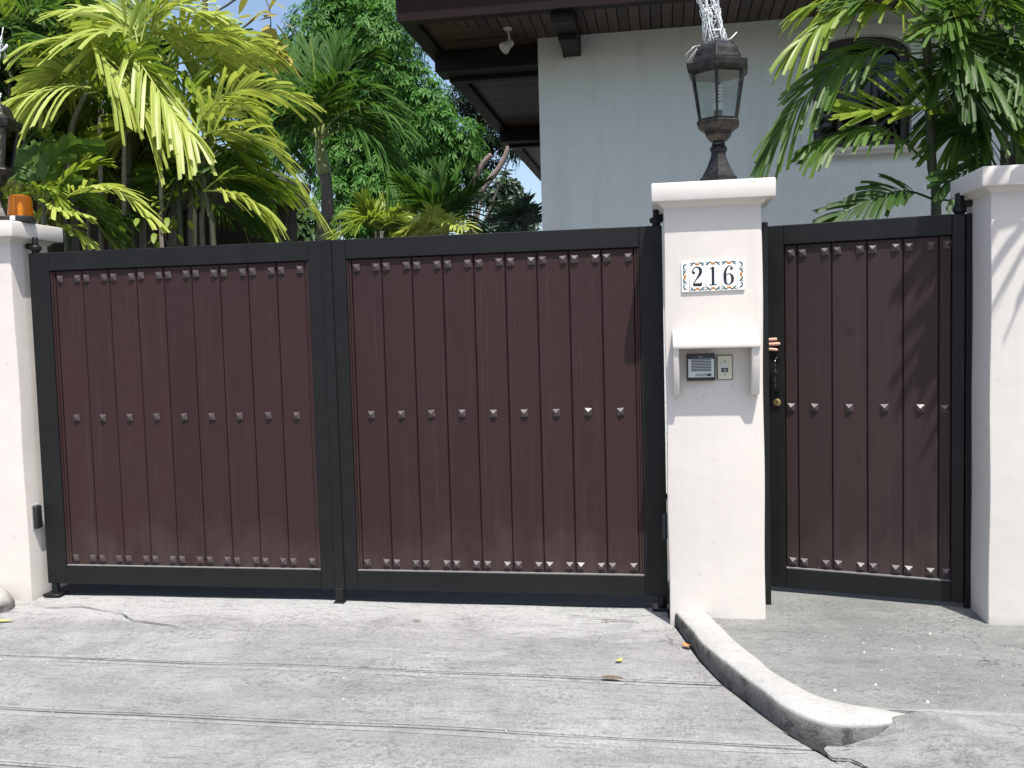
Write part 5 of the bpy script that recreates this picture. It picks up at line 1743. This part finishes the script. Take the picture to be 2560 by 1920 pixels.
low_palm("tallest young palm over the gate in front of the mango tree", (1320, 1400), 6.2, [(1040, 1190), (1170, 1130), (1290, 1100), (1430, 1120), (1580, 1200), (1650, 1340), (1560, 1500), (1120, 1330), (1000, 1420), (1480, 1260)], 'lf_manila')
low_palm("left young palm low over the gate beside the ringed trunk", (900, 1500), 5.4, [(640, 1530), (700, 1400), (800, 1310), (930, 1290), (1040, 1370), (1120, 1480), (760, 1470), (1010, 1520)], 'lf_lime', ll=.42)
low_palm("young palm with yellow sunlit leaves right behind the gate rail", (1270, 1560), 4.4, [(1090, 1500), (1150, 1440), (1250, 1400), (1360, 1420), (1470, 1480), (1510, 1560), (1050, 1560)], 'lf_yellow', ll=.34)
low_palm("dark young palm at the house corner", (1850, 1500), 9.0, [(1650, 1440), (1730, 1380), (1830, 1340), (1920, 1380), (1990, 1460), (1700, 1530), (1790, 1450)], 'lf_dull', ll=.6)

# ---- leafy trees: rosettes of leaves spread through lobes
def rosette_tree(name, label, cat, lobes, count, leaf_len, leaf_w, mat, trunk_px, y, seed, per=9, fn=A2, group=None, droop=.55, limbs=None, trunk_r=.25, inner=.35, segs=2):
    rg = np.random.default_rng(seed)
    base = at(*fn(*trunk_px), y)
    t_ = thing(name, label, cat, (base[0], y, 0), group=group)
    C = []
    for (px, py, pr, dy) in lobes:
        c = at(*fn(px, py), y + dy); e = at(*fn(px + pr, py), y + dy)
        C.append((np.array(c), abs(e[0] - c[0])))
    areas = np.array([r * r for _, r in C]); areas = areas / areas.sum()
    V = []; F = []; TI = []
    down = np.array([0, 0, -1.0])
    for k in range(count):
        ci = rg.choice(len(C), p=areas); c, r = C[ci]
        v = unit(rg.normal(0, 1, 3)); v[1] = v[1] - .35 if rg.random() < .6 else v[1]; v = unit(v)
        rr = r * (rg.uniform(.86, 1.06) if rg.random() > inner else rg.uniform(.3, .86))
        # lumps: outer radius varies with direction
        rr *= 1 + .16 * math.sin(v[0] * 7 + ci * 2) * math.sin(v[2] * 8 + ci)
        p = c + v * rr
        tl_ = float(np.clip(.45 + rg.normal(0, .16), 0, 1))
        axis = unit(v * .8 + np.array([0, 0, .5]) + rg.normal(0, .25, 3))
        a1 = unit(np.cross(axis, [0.3, .9, .2])); a2 = np.cross(axis, a1)
        nl = per + rg.integers(-2, 3)
        for j in range(nl):
            an = 6.283 * (j + rg.uniform(-.3, .3)) / nl
            el = rg.uniform(-.25, .55)
            d = unit((a1 * math.cos(an) + a2 * math.sin(an)) * math.cos(el) + axis * math.sin(el))
            L_ = leaf_len * rg.uniform(.65, 1.15); w0 = leaf_w * rg.uniform(.8, 1.2)
            w = np.cross(d, axis); w = unit(w); dr = droop * rg.uniform(.6, 1.4)
            b = len(V)
            q0 = p + d * L_ * .12
            q1 = p + d * L_ * .55 + down * dr * L_ * .30
            q2 = p + d * L_ * .92 + down * dr * L_ * .85
            fo = -axis * w0 * .16
            V += [q0, q1 + w * w0 * .5, q1 + fo, q1 - w * w0 * .5, q2]
            F += [(b, b + 2, b + 1), (b, b + 3, b + 2), (b + 1, b + 2, b + 4), (b + 2, b + 3, b + 4)]
            TI += [float(np.clip(tl_ + rg.normal(0, .12), 0, 1))] * 5
    org = np.array(t_.location)
    me = bpy.data.meshes.new("crown")
    me.from_pydata([tuple(map(float, v - org)) for v in V], [], F)
    me.materials.append(mat)
    a = me.attributes.new("tint", 'FLOAT', 'POINT'); a.data.foreach_set("value", TI)
    place("crown", me, t_)
    # trunk and limbs into the lobes
    cen = np.mean([c for c, _ in C], axis=0)
    fork = np.array([base[0], y + .2, max(1.4, base[2] * .75)])
    mb_ = MB(); mb_.tube([(base[0], y, -.1), (base[0] + .05, y + .05, fork[2] * .5), tuple(fork)], [trunk_r * 1.25, trunk_r, trunk_r * .85], 12); mb_.build("trunk", M['limb'], t_, smooth=True)
    for c, r in C[::max(1, len(C) // 9)]:
        Q = spline([fork, fork * .5 + c * .5 + np.array([0, 0, -.25 * r]), c], 10)
        mb_ = MB(); mb_.tube([tuple(q) for q in Q], [trunk_r * .5 * (1 - .75 * i / 9) for i in range(10)], 7); mb_.build("limb", M['limb'], t_, smooth=True)
    for lp in (limbs or []):
        Q = spline(zz(lp, fn, y - .4), 12)
        mb_ = MB(); mb_.tube([tuple(q) for q in Q], [.075 * (1 - .4 * i / 11) for i in range(12)], 8); mb_.build("limb", M['limb'], t_, smooth=True)
    return t_


rosette_tree("mango_tree", "large glossy green mango tree behind the driveway gate", "tree",
             [(330, 480, 230, 0), (560, 260, 260, .3), (760, 170, 270, 0), (960, 260, 250, -.4), (700, 480, 300, .4), (980, 480, 230, -.3), (1080, 640, 220, -.2), (900, 760, 280, .3),
              (1230, 660, 150, -.5), (1260, 830, 170, -.6), (1430, 900, 150, -.5), (1350, 1030, 190, -.3), (1120, 980, 260, 0), (1480, 1000, 100, -.2), (780, 1080, 260, .2), (600, 900, 280, .6), (1000, 1250, 300, 0), (700, 1350, 230, -.4), (1330, 1240, 180, .2), (170, 640, 180, .5), (260, 830, 260, .8),
              (820, -40, 260, .3), (620, 20, 170, .3), (500, 680, 250, .9), (1540, 1130, 70, 0)],
             7800, .165, .046, M['lf_mango'], (1000, 1500), 13.0, 11, 9, A2, None, .55, [[(1500, 1330), (1600, 1190), (1690, 1070), (1745, 940)], [(1480, 1250), (1560, 1080), (1630, 1000)]], .28, .30)
rosette_tree("dark_tree", "dark thin-leaved tree half hidden under the house eaves", "tree",
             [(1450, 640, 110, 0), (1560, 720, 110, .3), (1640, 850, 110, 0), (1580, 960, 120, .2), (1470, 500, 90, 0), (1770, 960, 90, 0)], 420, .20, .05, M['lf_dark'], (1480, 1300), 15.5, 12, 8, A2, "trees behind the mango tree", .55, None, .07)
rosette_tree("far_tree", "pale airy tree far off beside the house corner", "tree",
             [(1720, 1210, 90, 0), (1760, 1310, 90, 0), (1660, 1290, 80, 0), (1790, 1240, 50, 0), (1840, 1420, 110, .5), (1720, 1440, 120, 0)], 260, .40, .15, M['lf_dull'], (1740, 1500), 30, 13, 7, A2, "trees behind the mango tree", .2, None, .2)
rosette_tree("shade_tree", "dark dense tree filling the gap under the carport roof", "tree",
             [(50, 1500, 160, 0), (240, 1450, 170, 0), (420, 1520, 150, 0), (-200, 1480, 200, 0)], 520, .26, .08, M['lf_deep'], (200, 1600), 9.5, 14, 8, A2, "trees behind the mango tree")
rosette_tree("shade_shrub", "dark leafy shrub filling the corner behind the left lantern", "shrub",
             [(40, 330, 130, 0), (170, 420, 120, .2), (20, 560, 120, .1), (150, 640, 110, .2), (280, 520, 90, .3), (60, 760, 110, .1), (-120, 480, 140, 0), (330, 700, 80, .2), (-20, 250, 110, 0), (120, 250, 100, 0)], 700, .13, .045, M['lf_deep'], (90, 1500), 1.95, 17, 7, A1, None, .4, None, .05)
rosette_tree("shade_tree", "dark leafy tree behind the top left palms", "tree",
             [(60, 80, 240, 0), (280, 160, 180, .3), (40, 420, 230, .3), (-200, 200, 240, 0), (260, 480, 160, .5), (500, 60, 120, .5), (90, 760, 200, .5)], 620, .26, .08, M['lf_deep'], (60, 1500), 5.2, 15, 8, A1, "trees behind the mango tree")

# ================================================================== litter on the ground
def fallen(name, label, x, y, z, ln, wd, rot, mat, curl=.4):
    mb_ = MB()
    n_ = 7; vs = []
    for i in range(n_):
        q = i / (n_ - 1)
        w = wd * .5 * math.sin(math.pi * (.06 + .9 * q)) ** .75
        u = (q - .5) * ln; h = curl * ln * (q - .5) ** 2 + .002
        for s_, e in ((-1, .18), (0, 0), (1, .18)):
            vx_, vy_ = u, s_ * w
            vs.append((x + vx_ * math.cos(rot) - vy_ * math.sin(rot), y + vx_ * math.sin(rot) + vy_ * math.cos(rot), z + h + e * w))
    fs = []
    for i in range(n_ - 1):
        k0 = 3 * i
        fs += [(k0, k0 + 3, k0 + 4, k0 + 1), (k0 + 1, k0 + 4, k0 + 5, k0 + 2)]
    mb_.add(vs, fs)
    o = mb_.build(name, mat, smooth=True, recalc=False)
    return tag(o, label, "leaf", "fallen leaves on the concrete")


fallen("fallen_leaf", "yellow fallen leaf on the driveway at the left edge", -3.70, -.50, .006, .125, .030, .12, M['litter_y'])
fallen("fallen_leaf", "curled orange leaf lying against the kerb", .083, -.585, .010, .055, .034, -.9, M['litter_o'], .8)
fallen("fallen_leaf", "small dark brown leaf on the pale concrete near the right gate leaf", -.335, -.215, .006, .045, .016, .1, M['litter_b'], .6)
fallen("fallen_leaf", "thin brown leaf on the driveway below the middle of the gate", -1.35, -.30, .006, .05, .014, .05, M['litter_b'], .5)
fallen("fallen_leaf", "small straw-coloured leaf on the driveway near the kerb", -.235, -.80, .006, .04, .026, .8, M['litter_y'], .9)
fallen("fallen_leaf", "flat olive-brown leaf lying on the first driveway joint", -.255, -1.015, .008, .098, .040, -.12, M['litter_b'], .08)
mb = MB()
rg = np.random.default_rng(5)
for k in range(170):
    if rg.random() < .35:
        x, y, z = rg.uniform(.6, 2.2), rg.uniform(-1.3, -.1), ZW
        if x < .62 - .3 * y * -1: pass
    else:
        y = rg.uniform(-2.1, -.1); x = rg.uniform(-4.2, kx(y) - .05); z = .001
    s = abs(rg.normal(0, .0016)) + .0010
    if z > .01 and rg.random() < .25: s *= 2.4
    a = rg.uniform(0, 6.28)
    pts = [(x + s * math.cos(a + i * 1.2566) * rg.uniform(.6, 1.5), y + s * .8 * math.sin(a + i * 1.2566) * rg.uniform(.6, 1.3), z) for i in range(5)]
    top = [(x + (p[0] - x) * .6, y + (p[1] - y) * .6, z + s * .5 + .003) for p in pts]
    mb.add(pts + top, [(5, 6, 7, 8, 9)] + [(i, (i + 1) % 5, 5 + (i + 1) % 5, 5 + i) for i in range(5)])
tag(mb.build("pebbles", M['pebble'], recalc=True), "pale chips and crumbs scattered over the concrete", "pebbles", None, "stuff")
